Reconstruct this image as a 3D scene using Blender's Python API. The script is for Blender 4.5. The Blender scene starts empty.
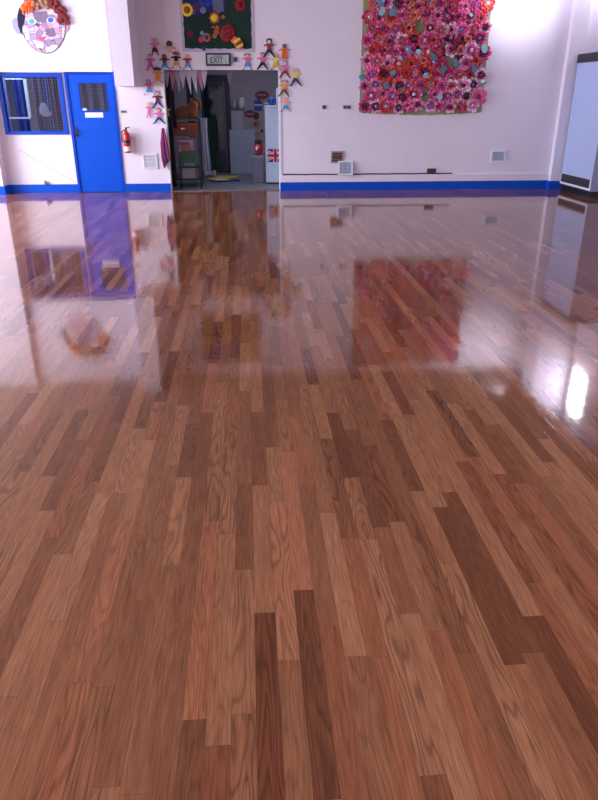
import bpy, bmesh, math, random
from mathutils import Vector, Matrix
random.seed(7)
scn = bpy.context.scene
C = scn.collection
PI = math.pi
H = 1.56                      # camera height
PITCH, YAW, FPX = math.radians(23.9), math.radians(4.07), 680.0
sp_, cp_, sy_, cy_ = math.sin(PITCH), math.cos(PITCH), math.sin(YAW), math.cos(YAW)
def at(px, py, Y):
    """the point of the plane y = Y seen at a spot of the 598x800 photograph"""
    a, b = (px - 299) / FPX, (400 - py) / FPX
    d = (sy_*cp_ + a*cy_ + b*sy_*sp_, cy_*cp_ - a*sy_ + b*cy_*sp_, -sp_ + b*cp_)
    t = Y / d[1]
    return d[0]*t, H + d[2]*t
W = 13.1                      # the back wall's face

# ------------------------------------------------------------------ materials
def nodes(name):
    m = bpy.data.materials.new(name); m.use_nodes = True
    nt = m.node_tree
    return m, nt, nt.nodes['Principled BSDF']
MATS = {}
def mat(name, col, rough=.6, vary=.12, scale=8.0, metal=0.0, bump=0.0, emit=0, coat=0, sheen=0):
    if name in MATS: return MATS[name]
    m, nt, b = nodes(name)
    tc = nt.nodes.new('ShaderNodeTexCoord')
    nz = nt.nodes.new('ShaderNodeTexNoise'); nz.inputs['Scale'].default_value = scale; nz.inputs['Detail'].default_value = 4
    nt.links.new(tc.outputs['Object'], nz.inputs['Vector'])
    mp = nt.nodes.new('ShaderNodeMapRange'); mp.inputs['To Min'].default_value = 1 - vary; mp.inputs['To Max'].default_value = 1 + vary
    nt.links.new(nz.outputs['Fac'], mp.inputs['Value'])
    mx = nt.nodes.new('ShaderNodeVectorMath'); mx.operation = 'SCALE'
    mx.inputs[0].default_value = col[:3]
    nt.links.new(mp.outputs['Result'], mx.inputs['Scale'])
    nt.links.new(mx.outputs['Vector'], b.inputs['Base Color'])
    b.inputs['Roughness'].default_value = rough; b.inputs['Metallic'].default_value = metal
    if coat: b.inputs['Coat Weight'].default_value = coat
    if sheen: b.inputs['Sheen Weight'].default_value = sheen
    if bump:
        bp = nt.nodes.new('ShaderNodeBump'); bp.inputs['Strength'].default_value = bump; bp.inputs['Distance'].default_value = .02
        nt.links.new(nz.outputs['Fac'], bp.inputs['Height']); nt.links.new(bp.outputs['Normal'], b.inputs['Normal'])
    if emit:
        b.inputs['Emission Color'].default_value = (*col[:3], 1); b.inputs['Emission Strength'].default_value = emit
    MATS[name] = m
    return m

def floor_material():
    m, nt, b = nodes('varnished_oak_strip')
    N, L = nt.nodes, nt.links
    def math_(op, a, c=None, v=None):
        n = N.new('ShaderNodeMath'); n.operation = op
        for i, q in enumerate((a, c, v)):
            if q is None: continue
            if isinstance(q, (int, float)): n.inputs[i].default_value = q
            else: L.new(q, n.inputs[i])
        return n.outputs[0]
    tc = N.new('ShaderNodeTexCoord'); sx = N.new('ShaderNodeSeparateXYZ'); L.new(tc.outputs['Object'], sx.inputs[0])
    X, Y = sx.outputs['X'], sx.outputs['Y']
    wdt = .068
    u = math_('DIVIDE', math_('ADD', X, 20.013), wdt)
    row = math_('FLOOR', u); fr = math_('FRACT', u)
    wn = N.new('ShaderNodeTexWhiteNoise'); wn.noise_dimensions = '1D'; L.new(row, wn.inputs['W'])
    off = math_('MULTIPLY', wn.outputs['Value'], 731.0)
    w = math_('ADD', math_('DIVIDE', Y, .78), off)
    vo = N.new('ShaderNodeTexVoronoi'); vo.voronoi_dimensions = '1D'; vo.feature = 'F1'; vo.inputs['Scale'].default_value = 1; vo.inputs['Randomness'].default_value = .9
    ve = N.new('ShaderNodeTexVoronoi'); ve.voronoi_dimensions = '1D'; ve.feature = 'DISTANCE_TO_EDGE'; ve.inputs['Scale'].default_value = 1; ve.inputs['Randomness'].default_value = .9
    L.new(w, vo.inputs['W']); L.new(w, ve.inputs['W'])
    sc = N.new('ShaderNodeSeparateColor'); L.new(vo.outputs['Color'], sc.inputs[0])
    r1, r2, r3 = sc.outputs
    # per-board tone
    cr = N.new('ShaderNodeValToRGB'); L.new(r1, cr.inputs[0])
    e = cr.color_ramp.elements
    cols = [(0, (.135, .045, .021)), (.06, (.162, .058, .027)), (.22, (.208, .079, .037)), (.55, (.250, .101, .048)), (.82, (.295, .124, .060)), (1, (.352, .158, .080))]
    e[0].position = 0; e[0].color = (*cols[0][1], 1); e[1].position = 1; e[1].color = (*cols[-1][1], 1)
    for p, c in cols[1:-1]:
        k = e.new(p); k.color = (*c, 1)
    # reddish boards
    red = N.new('ShaderNodeMix'); red.data_type = 'RGBA'; red.blend_type = 'MULTIPLY'
    L.new(math_('MULTIPLY', math_('GREATER_THAN', r2, .80), .40), red.inputs[0]); L.new(cr.outputs[0], red.inputs[6]); red.inputs[7].default_value = (1.06, .76, .72, 1)
    # cathedral grain
    gv = N.new('ShaderNodeCombineXYZ')
    L.new(math_('ADD', math_('MULTIPLY', X, 13.0), math_('MULTIPLY', r3, 91)), gv.inputs[0])
    L.new(math_('ADD', math_('MULTIPLY', Y, 1.5), math_('MULTIPLY', r2, 57)), gv.inputs[1]); L.new(math_('MULTIPLY', r1, 33), gv.inputs[2])
    n1 = N.new('ShaderNodeTexNoise'); n1.inputs['Scale'].default_value = 1; n1.inputs['Detail'].default_value = 1.5; L.new(gv.outputs[0], n1.inputs['Vector'])
    ring = math_('SINE', math_('ADD', math_('MULTIPLY', n1.outputs['Fac'], 80.0), math_('MULTIPLY', X, 110.0)))
    ring = math_('POWER', math_('ADD', math_('MULTIPLY', ring, .5), .5), 3.0)
    gv2 = N.new('ShaderNodeCombineXYZ')
    L.new(math_('MULTIPLY', X, 260.0), gv2.inputs[0]); L.new(math_('MULTIPLY', Y, 9.0), gv2.inputs[1]); L.new(r1, gv2.inputs[2])
    n2 = N.new('ShaderNodeTexNoise'); n2.inputs['Scale'].default_value = 1; n2.inputs['Detail'].default_value = 3; L.new(gv2.outputs[0], n2.inputs['Vector'])
    gv3 = N.new('ShaderNodeCombineXYZ')
    L.new(math_('ADD', math_('MULTIPLY', X, 26.0), math_('MULTIPLY', r2, 40)), gv3.inputs[0]); L.new(math_('MULTIPLY', Y, 2.2), gv3.inputs[1]); L.new(math_('MULTIPLY', r3, 20), gv3.inputs[2])
    n3 = N.new('ShaderNodeTexNoise'); n3.inputs['Scale'].default_value = 1; n3.inputs['Detail'].default_value = 2; L.new(gv3.outputs[0], n3.inputs['Vector'])
    ringamt = math_('MULTIPLY', math_('ADD', math_('MULTIPLY', math_('MULTIPLY', r3, r3), .75), .20), .50)
    g = math_('SUBTRACT', 1.10, math_('MULTIPLY', ring, ringamt))
    g = math_('MULTIPLY', g, math_('ADD', .38, math_('MULTIPLY', n2.outputs['Fac'], 1.22)))
    g = math_('MULTIPLY', g, math_('ADD', .76, math_('MULTIPLY', n3.outputs['Fac'], .50)))
    # joints
    side = math_('MINIMUM', fr, math_('SUBTRACT', 1.0, fr))
    j1 = math_('LESS_THAN', side, .016); j2 = math_('LESS_THAN', ve.outputs['Distance'], .0022)
    j = math_('MAXIMUM', j1, j2)
    g = math_('MULTIPLY', g, math_('SUBTRACT', 1.0, math_('MULTIPLY', j, .20)))
    sv = N.new('ShaderNodeVectorMath'); sv.operation = 'SCALE'; L.new(red.outputs[2], sv.inputs[0]); L.new(g, sv.inputs['Scale'])
    L.new(sv.outputs[0], b.inputs['Base Color'])
    b.inputs['Roughness'].default_value = .062
    b.inputs['IOR'].default_value = 1.6
    # varnish ripple: slow waves running across the boards + each board lies at a slightly different tilt
    rv = N.new('ShaderNodeCombineXYZ'); L.new(math_('MULTIPLY', X, 3.0), rv.inputs[0]); L.new(math_('MULTIPLY', Y, 9.0), rv.inputs[1])
    n4 = N.new('ShaderNodeTexNoise'); n4.inputs['Scale'].default_value = 1; n4.inputs['Detail'].default_value = 3; L.new(rv.outputs[0], n4.inputs['Vector'])
    hgt = n4.outputs['Fac']
    hgt = math_('SUBTRACT', hgt, math_('MULTIPLY', j, .04))
    bp = N.new('ShaderNodeBump'); bp.inputs['Strength'].default_value = .22; bp.inputs['Distance'].default_value = .002
    L.new(hgt, bp.inputs['Height']); L.new(bp.outputs['Normal'], b.inputs['Normal'])
    return m

WALL = mat('painted_plaster', (.82, .765, .875), .75, .03, 3.0, bump=.05)
WALLC = mat('painted_ceiling', (.34, .28, .27), .85, .03)
BLUE = mat('blue_gloss_paint', (.003, .085, .62), .38, .04, 3)
BLUE2 = mat('blue_skirting_paint', (.004, .08, .55), .35, .05, 3)
FRAMEB = mat('blue_frame_paint', (.003, .06, .50), .35, .05, 3)
for m_ in (BLUE, BLUE2, FRAMEB): m_.node_tree.nodes['Principled BSDF'].inputs['Specular IOR Level'].default_value = .2
WHITE = mat('white_plastic', (.80, .82, .88), .45, .04)
BLACK = mat('black_plastic', (.012, .012, .018), .4, .1)
DARK = mat('charcoal_metal', (.03, .028, .04), .4, .1)
STEEL = mat('brushed_steel', (.55, .55, .6), .35, .1, metal=.9)
RED = mat('red_enamel', (.55, .015, .03), .3, .08)
BROWN = mat('brown_timber', (.12, .05, .03), .6, .25, 30)

# ------------------------------------------------------------------ mesh helpers
OFF = {}
class MB:
    def __init__(s): s.bm = bmesh.new(); s.mi = 0
    def _add(s, vs, fs):
        v = [s.bm.verts.new(p) for p in vs]
        for f in fs:
            try:
                q = s.bm.faces.new([v[i] for i in f]); q.material_index = s.mi
            except ValueError: pass
        return v
    def box(s, x0, x1, y0, y1, z0, z1, rot=None, piv=None):
        vs = [(x, y, z) for x in (x0, x1) for y in (y0, y1) for z in (z0, z1)]
        if rot is not None:
            pv = Vector(piv if piv else ((x0+x1)/2, (y0+y1)/2, (z0+z1)/2)); vs = [pv + rot @ (Vector(v) - pv) for v in vs]
        s._add(vs, [(0,1,3,2), (4,6,7,5), (0,4,5,1), (2,3,7,6), (0,2,6,4), (1,5,7,3)]); return s
    def prism(s, pts, y0, y1):            # outline in x,z pushed along y
        n = len(pts)
        vs = [(x, y0, z) for x, z in pts] + [(x, y1, z) for x, z in pts]
        s._add(vs, [tuple(range(n))[::-1], tuple(range(n, 2*n))] + [(i, (i+1) % n, n+(i+1) % n, n+i) for i in range(n)]); return s
    def tube(s, pts, r, n=8, cap=True):
        pts = [Vector(p) for p in pts]; rr = r if isinstance(r, (list, tuple)) else [r]*len(pts)
        rings = []
        for i, p in enumerate(pts):
            t = (pts[min(i+1, len(pts)-1)] - pts[max(i-1, 0)]).normalized()
            a = t.orthogonal().normalized() if i == 0 else (rings_a - t*rings_a.dot(t)).normalized()
            rings_a = a; c = t.cross(a)
            rings.append([s.bm.verts.new(p + (a*math.cos(2*PI*k/n) + c*math.sin(2*PI*k/n))*rr[i]) for k in range(n)])
        for i in range(len(rings)-1):
            for k in range(n):
                f = s.bm.faces.new((rings[i][k], rings[i][(k+1) % n], rings[i+1][(k+1) % n], rings[i+1][k])); f.material_index = s.mi
        if cap:
            for q in (rings[0][::-1], rings[-1]):
                f = s.bm.faces.new(q); f.material_index = s.mi
        return s
    def lathe(s, prof, c, n=20):
        rings = [[s.bm.verts.new((c[0]+r*math.cos(2*PI*k/n), c[1]+r*math.sin(2*PI*k/n), c[2]+z)) for k in range(n)] for r, z in prof]
        for i in range(len(rings)-1):
            for k in range(n):
                f = s.bm.faces.new((rings[i][k], rings[i][(k+1) % n], rings[i+1][(k+1) % n], rings[i+1][k])); f.material_index = s.mi
        for q in (rings[0][::-1], rings[-1]):
            f = s.bm.faces.new(q); f.material_index = s.mi
        return s
    def ell(s, c, r, n=14, m=10, rot=None):
        vs = []
        for i in range(1, m):
            for k in range(n):
                t, a = PI*i/m, 2*PI*k/n
                v = Vector((r[0]*math.sin(t)*math.cos(a), r[1]*math.sin(t)*math.sin(a), r[2]*math.cos(t)))
                vs.append(Vector(c) + (rot @ v if rot else v))
        top, bot = Vector((0, 0, r[2])), Vector((0, 0, -r[2]))
        vs += [Vector(c) + (rot @ top if rot else top), Vector(c) + (rot @ bot if rot else bot)]
        T, B = len(vs)-2, len(vs)-1
        fs = [(i*n+k, (i+1)*n+k, (i+1)*n+(k+1) % n, i*n+(k+1) % n) for i in range(m-2) for k in range(n)]
        fs += [(T, k, (k+1) % n) for k in range(n)] + [(B, (m-2)*n+(k+1) % n, (m-2)*n+k) for k in range(n)]
        s._add(vs, fs); return s
def obj(name, mb, m, parent=None, smooth=False, bevel=0, label=None):
    off = OFF.get(parent.name, Vector((0, 0, 0))) if parent else Vector((0, 0, 0))
    bm = mb.bm
    bmesh.ops.recalc_face_normals(bm, faces=bm.faces)
    if parent: bmesh.ops.translate(bm, verts=bm.verts, vec=-off)
    me = bpy.data.meshes.new(name); bm.to_mesh(me); bm.free()
    for q in (m if isinstance(m, (list, tuple)) else [m]): me.materials.append(q)
    if smooth:
        for p in me.polygons: p.use_smooth = True
    o = bpy.data.objects.new(name, me); C.objects.link(o)
    if parent: o.parent = parent; OFF[o.name] = off
    if bevel:
        b = o.modifiers.new('bevel', 'BEVEL'); b.width = bevel; b.segments = 2; b.limit_method = 'ANGLE'
    if label: o['label'] = label
    return o
def thing(name, loc, label, cat, group=None):
    o = bpy.data.objects.new(name, None); C.objects.link(o); o.location = loc; o.empty_display_size = .1
    OFF[o.name] = Vector(loc); o['label'] = label; o['category'] = cat
    if group: o['group'] = group
    return o
def tag(o, label, cat, group=None):
    o['label'] = label; o['category'] = cat
    if group: o['group'] = group
    return o
def struct(name, mb, m, parent=None, bevel=0):
    o = obj(name, mb, m, parent, bevel=bevel)
    if not parent: o['kind'] = 'structure'
    return o
def B(*a, **k): return MB().box(*a, **k)
def RX(a): return Matrix.Rotation(a, 3, 'X')
def RY(a): return Matrix.Rotation(a, 3, 'Y')
def RZ(a): return Matrix.Rotation(a, 3, 'Z')

# ------------------------------------------------------------------ the hall
XL, XR, YB, ZC = -7.6, 6.75, -3.0, 3.62
WELL = 5.0
fl = MB(); fl.box(XL-.2, XR+.2, YB-.2, W+.1, -.06, 0)
struct('floor', fl, floor_material())
DX0, DX1, DZ = -1.42, .585, 2.03            # the store's doorway
BX0, BX1, BZ = -3.085, -2.245, 1.985        # the blue door
NX0, NX1, NZ0, NZ1 = -4.21, -3.125, .985, 1.96   # the inner window
w = MB(); y0, y1 = W, W+.16
w.box(XL-.2, NX0, y0, y1, 0, ZC); w.box(NX0, NX1, y0, y1, 0, NZ0); w.box(NX0, NX1, y0, y1, NZ1, ZC)
w.box(NX1, BX0, y0, y1, 0, ZC); w.box(BX0, BX1, y0, y1, BZ, ZC); w.box(BX1, DX0, y0, y1, 0, ZC)
w.box(DX0, DX1, y0, y1, DZ, ZC); w.box(DX1, 5.3, y0, y1, 0, ZC); w.box(5.3, XR+.2, y0, y1, 0, WELL)
struct('wall_back', w, WALL)
struct('trim_1', B(XL, -2.26, 12.95, W-.001, 1.975, ZC), WALL)                   # bulkhead over the blue door
struct('trim_2', B(-2.11, -1.80, 12.3, W-.001, 1.745, ZC), WALL)                 # boxed-in duct
struct('trim_3', B(-5.3, -4.32, 12.85, W-.001, 0, ZC), WALL)                     # pier on the left
struct('trim_4', B(5.655, 5.93, 12.975, W-.001, 0, WELL), WALL)                  # pier in the right corner
struct('wall_front', B(XL-.2, XR+.2, YB-.2, YB, 0, ZC), WALL)
# left wall with three tall window openings
w = MB(); LW = [(1.2, 3.8), (4.8, 7.4), (8.6, 12.2)]
ys = [YB] + [v for q in LW for v in q] + [W]
for i in range(0, len(ys), 2): w.box(XL-.2, XL, ys[i], ys[i+1], 0, ZC)
for a, b_ in LW: w.box(XL-.2, XL, a, b_, 0, .9); w.box(XL-.2, XL, a, b_, 3.2, ZC)
struct('wall_left', w, WALL)
for i, (a, b_) in enumerate(LW):
    f = MB(); X = XL
    f.box(X-.14, X-.06, a, a+.06, .9, 3.2); f.box(X-.14, X-.06, b_-.06, b_, .9, 3.2)
    f.box(X-.14, X-.06, a+.06, b_-.06, .9, .96); f.box(X-.14, X-.06, a+.06, b_-.06, 3.14, 3.2)
    f.box(X-.13, X-.07, (a+b_)/2-.03, (a+b_)/2+.03, .96, 3.14)
    struct('window_%d' % (i+2), f, WHITE)
# right wall with a clerestory opening near the back corner
CY0, CY1, CZ0, CZ1 = 12.32, 12.92, 3.62, 4.55
w = MB(); w.box(XR, XR+.2, YB, CY0, 0, WELL); w.box(XR, XR+.2, CY1, W, 0, WELL)
w.box(XR, XR+.2, CY0, CY1, 0, CZ0); w.box(XR, XR+.2, CY0, CY1, CZ1, WELL)
struct('wall_right', w, WALL)
f = MB(); f.box(XR+.06, XR+.12, CY0, CY0+.04, CZ0, CZ1); f.box(XR+.06, XR+.12, CY1-.04, CY1, CZ0, CZ1); f.box(XR+.06, XR+.12, CY0, CY1, CZ0, CZ0+.04); f.box(XR+.06, XR+.12, CY0, CY1, CZ1-.04, CZ1)
struct('window_5', f, WHITE)
# ceiling, with the raised well along the right wall
c = MB(); c.box(XL-.2, 5.3, YB-.2, W+.16, ZC, ZC+.12); c.box(5.3, XR+.2, YB-.2, W+.16, WELL, WELL+.1)
c.box(5.2, 5.3, YB-.2, W+.16, ZC+.12, WELL+.1); c.box(5.3, XR+.2, YB-.3, YB-.2, ZC, WELL)
struct('ceiling', c, WALLC)

# skirting
s = MB(); s.box(-4.32, BX0-.0, W-.022, W-.001, 0, .145); s.box(BX1, DX0, W-.022, W-.001, 0, .145); s.box(DX1, 5.655, W-.022, W-.001, 0, .148); s.box(XL, -5.3, W-.022, W-.001, 0, .145)
struct('baseboard_back', s, BLUE2)
s = MB(); s.box(-5.32, -4.298, 12.828, 12.849, 0, .145); s.box(-4.319, -4.298, 12.85, W-.023, 0, .145)
struct('baseboard_left', s, BLUE2)
s = MB(); s.box(5.633, 5.93, 12.953, 12.974, 0, .148); s.box(5.633, 5.654, 12.975, W-.023, 0, .148)
struct('baseboard_right', s, BLUE2)
# white ledge above the blue skirting, right of the doorway
struct('trim_5', B(DX1+.02, 5.654, W-.03, W-.001, .150, .272), WALL)
# doorway lining
s = MB(); s.box(DX0-.015, DX0+.012, W-.015, W+.16, 0, DZ); s.box(DX1-.012, DX1+.028, W-.012, W+.16, 0, DZ); s.box(DX0-.015, DX1+.028, W-.015, W+.16, DZ-.015, DZ+.012)
struct('trim_6', s, WHITE)
struct('trim_7', B(DX0+.013, DX1-.013, W+.0, W+.16, .0, .012), mat('worn_threshold', (.16, .14, .15), .5))

# ------------------------------------------------------------------ blue door, its frame, the inner window
s = MB(); s.box(BX0, BX0+.045, W-.02, W+.1, 0, BZ); s.box(BX1-.05, BX1, W-.02, W+.1, 0, BZ); s.box(BX0+.045, BX1-.05, W-.02, W+.1, BZ-.04, BZ)
struct('trim_8', s, FRAMEB)
GX0, GZ1 = at(78, 83, W); GX1, GZ0 = at(108.5, 111, W)
DXa, DXb = BX0+.048, BX1-.053
d = thing('door_1', ((DXa+DXb)/2, W, 0.01), 'bright blue flush door with a small wired glass panel', 'door'); d['kind'] = 'structure'
s = MB(); yy = (W-.002, W+.042)
s.box(DXa, GX0, *yy, .01, BZ-.043); s.box(GX1, DXb, *yy, .01, BZ-.043); s.box(GX0, GX1, *yy, .01, GZ0); s.box(GX0, GX1, *yy, GZ1, BZ-.043)
obj('door_leaf', s, BLUE, d)
GLASS, gnt, gb = nodes('clear_glass')
gb.inputs['Transmission Weight'].default_value = 1; gb.inputs['Roughness'].default_value = 0; gb.inputs['IOR'].default_value = 1.05
gb.inputs['Base Color'].default_value = (.85, .88, .95, 1); gb.inputs['Specular IOR Level'].default_value = 1
WIRE = mat('wire_mesh_metal', (.26, .24, .32), .5, .05)
g = obj('glass_panel', B(GX0, GX1, W+.016, W+.020, GZ0, GZ1), GLASS, d)
def wires(x0, x1, z0, z1, y, st, r=.0013):
    s = MB(); x = x0+st/2
    while x < x1: s.box(x-r, x+r, y-.001, y+.001, z0, z1); x += st
    z = z0+st/2
    while z < z1: s.box(x0, x1, y-.0015, y+.0015, z-r, z+r); z += st
    return s
obj('wire_grid', wires(GX0, GX1, GZ0, GZ1, W+.012, .042), WIRE, g)
s = MB()
for a in ((GX0-.012, GX0+.006, GZ0-.012, GZ1+.012), (GX1-.006, GX1+.012, GZ0-.012, GZ1+.012), (GX0, GX1, GZ0-.012, GZ0+.006), (GX0, GX1, GZ1-.006, GZ1+.012)): s.box(a[0], a[1], W-.008, W-.0, a[2], a[3])
obj('glazing_bead', s, FRAMEB, d)
x, z = at(77, 132, W)
hd = obj('handle', MB().tube([(x, W-.003, z+.04), (x, W-.05, z+.04), (x, W-.05, z-.06), (x, W-.003, z-.06)], .011), BLACK, d, smooth=True)
obj('handle_plate', B(x-.022, x+.022, W-.006, W-.001, z-.09, z+.09), DARK, d)
x0, z1 = at(85, 112.5, W); x1, z0 = at(103.5, 117.5, W)
obj('door_sign', B(x0, x1, W-.007, W-.002, z0, z1), mat('cream_card', (.85, .80, .78), .6), d, label='white rectangular name plate')
x, z = at(84.5, 109.5, W)
st = MB().prism([(x+.04*math.cos(a*PI/10), z+.022*math.sin(a*PI/10)) for a in range(20)], W+.006, W+.0105)
obj('sticker', st, mat('pale_blue_sticker', (.6, .75, .9), .5), d)

wn = MB(); fw = .065; yf = (W-.03, W+.08)
wn.box(NX0, NX0+fw, *yf, NZ0, NZ1); wn.box(NX1-fw, NX1, *yf, NZ0, NZ1); wn.box(NX0+fw, NX1-fw, *yf, NZ0, NZ0+fw-.01); wn.box(NX0+fw, NX1-fw, *yf, NZ1-fw, NZ1)
win = struct('window_1', wn, FRAMEB, bevel=.004)
g = obj('glass_pane', B(NX0+fw, NX1-fw, W+.03, W+.034, NZ0+fw-.01, NZ1-fw), GLASS, win)
obj('wire_grid', wires(NX0+fw+.36, NX1-fw, NZ0+fw-.01, NZ1-fw, W+.025, .042), WIRE, g)

# ------------------------------------------------------------------ room behind the window and the blue door
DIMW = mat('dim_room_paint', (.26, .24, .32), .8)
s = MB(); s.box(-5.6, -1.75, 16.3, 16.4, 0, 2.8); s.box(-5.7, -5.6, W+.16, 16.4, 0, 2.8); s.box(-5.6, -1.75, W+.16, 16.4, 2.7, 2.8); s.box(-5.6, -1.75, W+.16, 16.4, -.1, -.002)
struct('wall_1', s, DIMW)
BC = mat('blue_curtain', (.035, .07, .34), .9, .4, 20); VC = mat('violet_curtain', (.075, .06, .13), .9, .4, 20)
def curtain(x0, x1, z0, z1, Y, m, label, group=None, amp=.035, wl=.12):
    s = MB(); n = int((x1-x0)/.012); k = 4
    vs = [(x0+(x1-x0)*i/n, Y+amp*math.sin(2*PI*(x0+(x1-x0)*i/n)/wl + .6*math.sin(i*.13)) + dy, z0+(z1-z0)*j/k) for dy in (0, .006) for j in range(k+1) for i in range(n+1)]
    q = (n+1)*(k+1)
    fs = []
    for j in range(k):
        for i in range(n):
            a = j*(n+1)+i
            fs += [(a, a+1, a+n+2, a+n+1), (q+a, q+a+n+1, q+a+n+2, q+a+1)]
    s._add(vs, fs)
    return tag(obj('curtain', s, m, smooth=True), label, 'curtain', group)
Yc = 14.5
X = lambda px: at(px, 100, Yc)[0]
curtain(X(6.5), X(10.5), .9, 2.1, Yc-.1, mat('pale_blue_curtain', (.16, .19, .42), .9, .3, 20), 'pale grey-blue curtain at the left edge of the wired window')
curtain(X(14), X(27), .9, 2.1, Yc, BC, 'deep blue curtain seen through the left half of the wired window')
curtain(X(34), X(44), .9, 2.1, Yc, VC, 'dark violet curtain seen right of the white frame in the window')
curtain(X(44.5), X(50), .9, 2.1, Yc, BC, 'narrow blue curtain behind the wire mesh of the window')
curtain(X(51), X(62), .9, 2.1, Yc, VC, 'dark violet curtain at the right edge of the wired window')
curtain(X(80), X(110), .9, 2.1, Yc, mat('grey_curtain', (.13, .12, .19), .9, .3, 20), 'grey curtain seen through the glass of the blue door', wl=.18)
fr = thing('inner_window_frame', (X(21), Yc-.06, 1.0), 'bright white window frame seen through the left half of the wired window', 'window frame')
PW = mat('white_gloss_frame', (.8, .9, 1), .3, .02)
zt, zb = at(20, 79, Yc)[1], at(20, 117.5, Yc)[1]
obj('upright', B(X(28.5), X(31.5), Yc-.17, Yc-.12, zb, zt, rot=RY(-.0)), PW, fr)
obj('top_rail', B(X(11), X(28.4), Yc-.17, Yc-.12, zt-.012, zt+.008), PW, fr)
obj('bottom_rail', B(X(10), X(31), Yc-.21, Yc-.171, zb-.018, zb+.012), PW, fr)
x, z = at(46, 110, 14.2)
ch = thing('easy_chair', (x, 14.2, 0), 'pale chair seen through the wire mesh of the window', 'chair')
GREYF = mat('pale_grey_fabric', (.42, .42, .55), .9)
obj('backrest', MB().prism([(x+.12*math.cos(a*PI/12)*(.75 if a < 12 else 1.0)-(.03 if a < 12 else 0), z-.03+(.16 if a < 12 else .09)*math.sin(a*PI/12)) for a in range(24)], 14.16, 14.24), GREYF, ch, bevel=.02)
obj('seat', B(x-.2, x+.2, 13.85, 14.25, .40, .5), GREYF, ch, bevel=.03)
obj('seat_support', B(x-.03, x+.03, 14.24, 14.27, .42, z-.05), DARK, ch)
for dx in (-.17, .17):
    for y in (13.88, 14.22): obj('leg', MB().tube([(x+dx, y, 0), (x+dx*.9, y, .4)], .015), DARK, ch)

# ------------------------------------------------------------------ storeroom shell
SX0, SX1, SY = -1.72, 1.3, 16.6
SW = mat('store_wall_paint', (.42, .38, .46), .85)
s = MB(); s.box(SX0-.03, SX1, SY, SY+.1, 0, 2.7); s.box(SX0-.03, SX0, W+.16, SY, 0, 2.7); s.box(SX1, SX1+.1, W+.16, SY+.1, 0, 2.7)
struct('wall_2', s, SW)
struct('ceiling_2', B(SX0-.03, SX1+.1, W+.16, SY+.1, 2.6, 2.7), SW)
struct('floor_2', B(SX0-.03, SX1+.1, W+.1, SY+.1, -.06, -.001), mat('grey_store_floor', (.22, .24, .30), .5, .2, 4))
# dark inner door
xa, xb = at(199, 150, SY-.02)[0], at(232, 150, SY-.02)[0]
zt = at(215, 75, SY)[1]
NAVY = mat('navy_black_paint', (.012, .016, .05), .4, .1)
s = MB(); s.box(xa, xa+.07, SY-.05, SY-.001, 0, zt); s.box(xb-.1, xb, SY-.05, SY-.001, 0, zt); s.box(xa+.07, xb-.1, SY-.05, SY-.001, zt-.08, zt)
d2 = struct('door_2', s, NAVY)
s = MB(); dxa, dxb = xa+.072, xb-.102
s.box(dxa, dxa+.09, SY-.04, SY-.002, .01, zt-.082); s.box(dxb-.05, dxb, SY-.04, SY-.002, .01, zt-.082); s.box(dxa+.09, dxb-.05, SY-.04, SY-.002, .01, .5); s.box(dxa+.09, dxb-.05, SY-.04, SY-.002, zt-.2, zt-.082)
obj('door_leaf', s, mat('dark_teal_paint', (.015, .03, .055), .35), d2)
obj('glass_pane', B(dxa+.09, dxb-.05, SY-.02, SY-.01, .5, zt-.2), mat('dark_glass', (.01, .02, .035), .08), d2)
obj('edge_strip', B(xb-.135, xb-.12, SY-.06, SY-.041, .05, zt-.12), mat('dull_brass', (.22, .18, .18), .4, metal=.5), d2)

def pbox(name, px0, py0, px1, py1, Y, dep, m, parent=None, bevel=.003, **k):
    x0, z1 = at(px0, py0, Y); x1, z0 = at(px1, py1, Y)
    return obj(name, B(x0, x1, Y, Y+dep, z0, z1), m, parent, bevel=bevel, **k)
LB = mat('pale_grey_board', (.40, .45, .60), .7, .08, 5)
# leaning white board
x0, z1 = at(229, 129, 16.2); x1, z0 = at(256, 173, 16.2)
s = MB(); s.box(x0, x1, 16.28, 16.30, 0, z1-z0, rot=RX(-.10), piv=(0, 16.28, 0))
tag(obj('display_board', s, LB, bevel=.003), 'large plain grey-white board leaning against the storeroom wall', 'board')
x0, z1 = at(230.5, 110, SY-.16); x1, z0 = at(244, 131, SY-.16)
cu = thing('wall_cupboard', ((x0+x1)/2, SY-.08, z0), 'pale cupboard on the storeroom wall above the leaning board', 'cupboard')
obj('body', B(x0, x1, SY-.15, SY-.001, z0, z1), mat('pale_cupboard', (.42, .42, .50), .6), cu, bevel=.004)
obj('door', B(x0+.01, x1-.01, SY-.166, SY-.151, z0+.01, z1-.01), mat('pale_cupboard', (.42, .42, .50)), cu, bevel=.003)
obj('top_board', B(x0-.02, x1+.05, SY-.19, SY-.001, z1, z1+.025), mat('brown_board', (.16, .13, .15), .6), cu)
x, z = at(241.5, 107, SY-.1)
r = thing('paper_roll', (x, SY-.1, z1+.026), 'white paper roll standing on the storeroom wall cupboard', 'paper roll')
obj('roll', MB().lathe([(.03, 0), (.065, .0), (.075, .1), (.06, .22), (.03, .24)], (x, SY-.1, z1+.026)), WHITE, r, smooth=True)
obj('core', MB().lathe([(.018, .235), (.018, .255)], (x, SY-.1, z1+.026)), BROWN, r)
x, z = at(234, 104, SY-.1)
tag(obj('jug', MB().lathe([(.03, 0), (.045, .01), (.04, .1), (.028, .15), (.035, .17)], (x, SY-.1, z1+.026)), LB, smooth=True), 'small pale jug left of the paper roll', 'jug')
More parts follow.
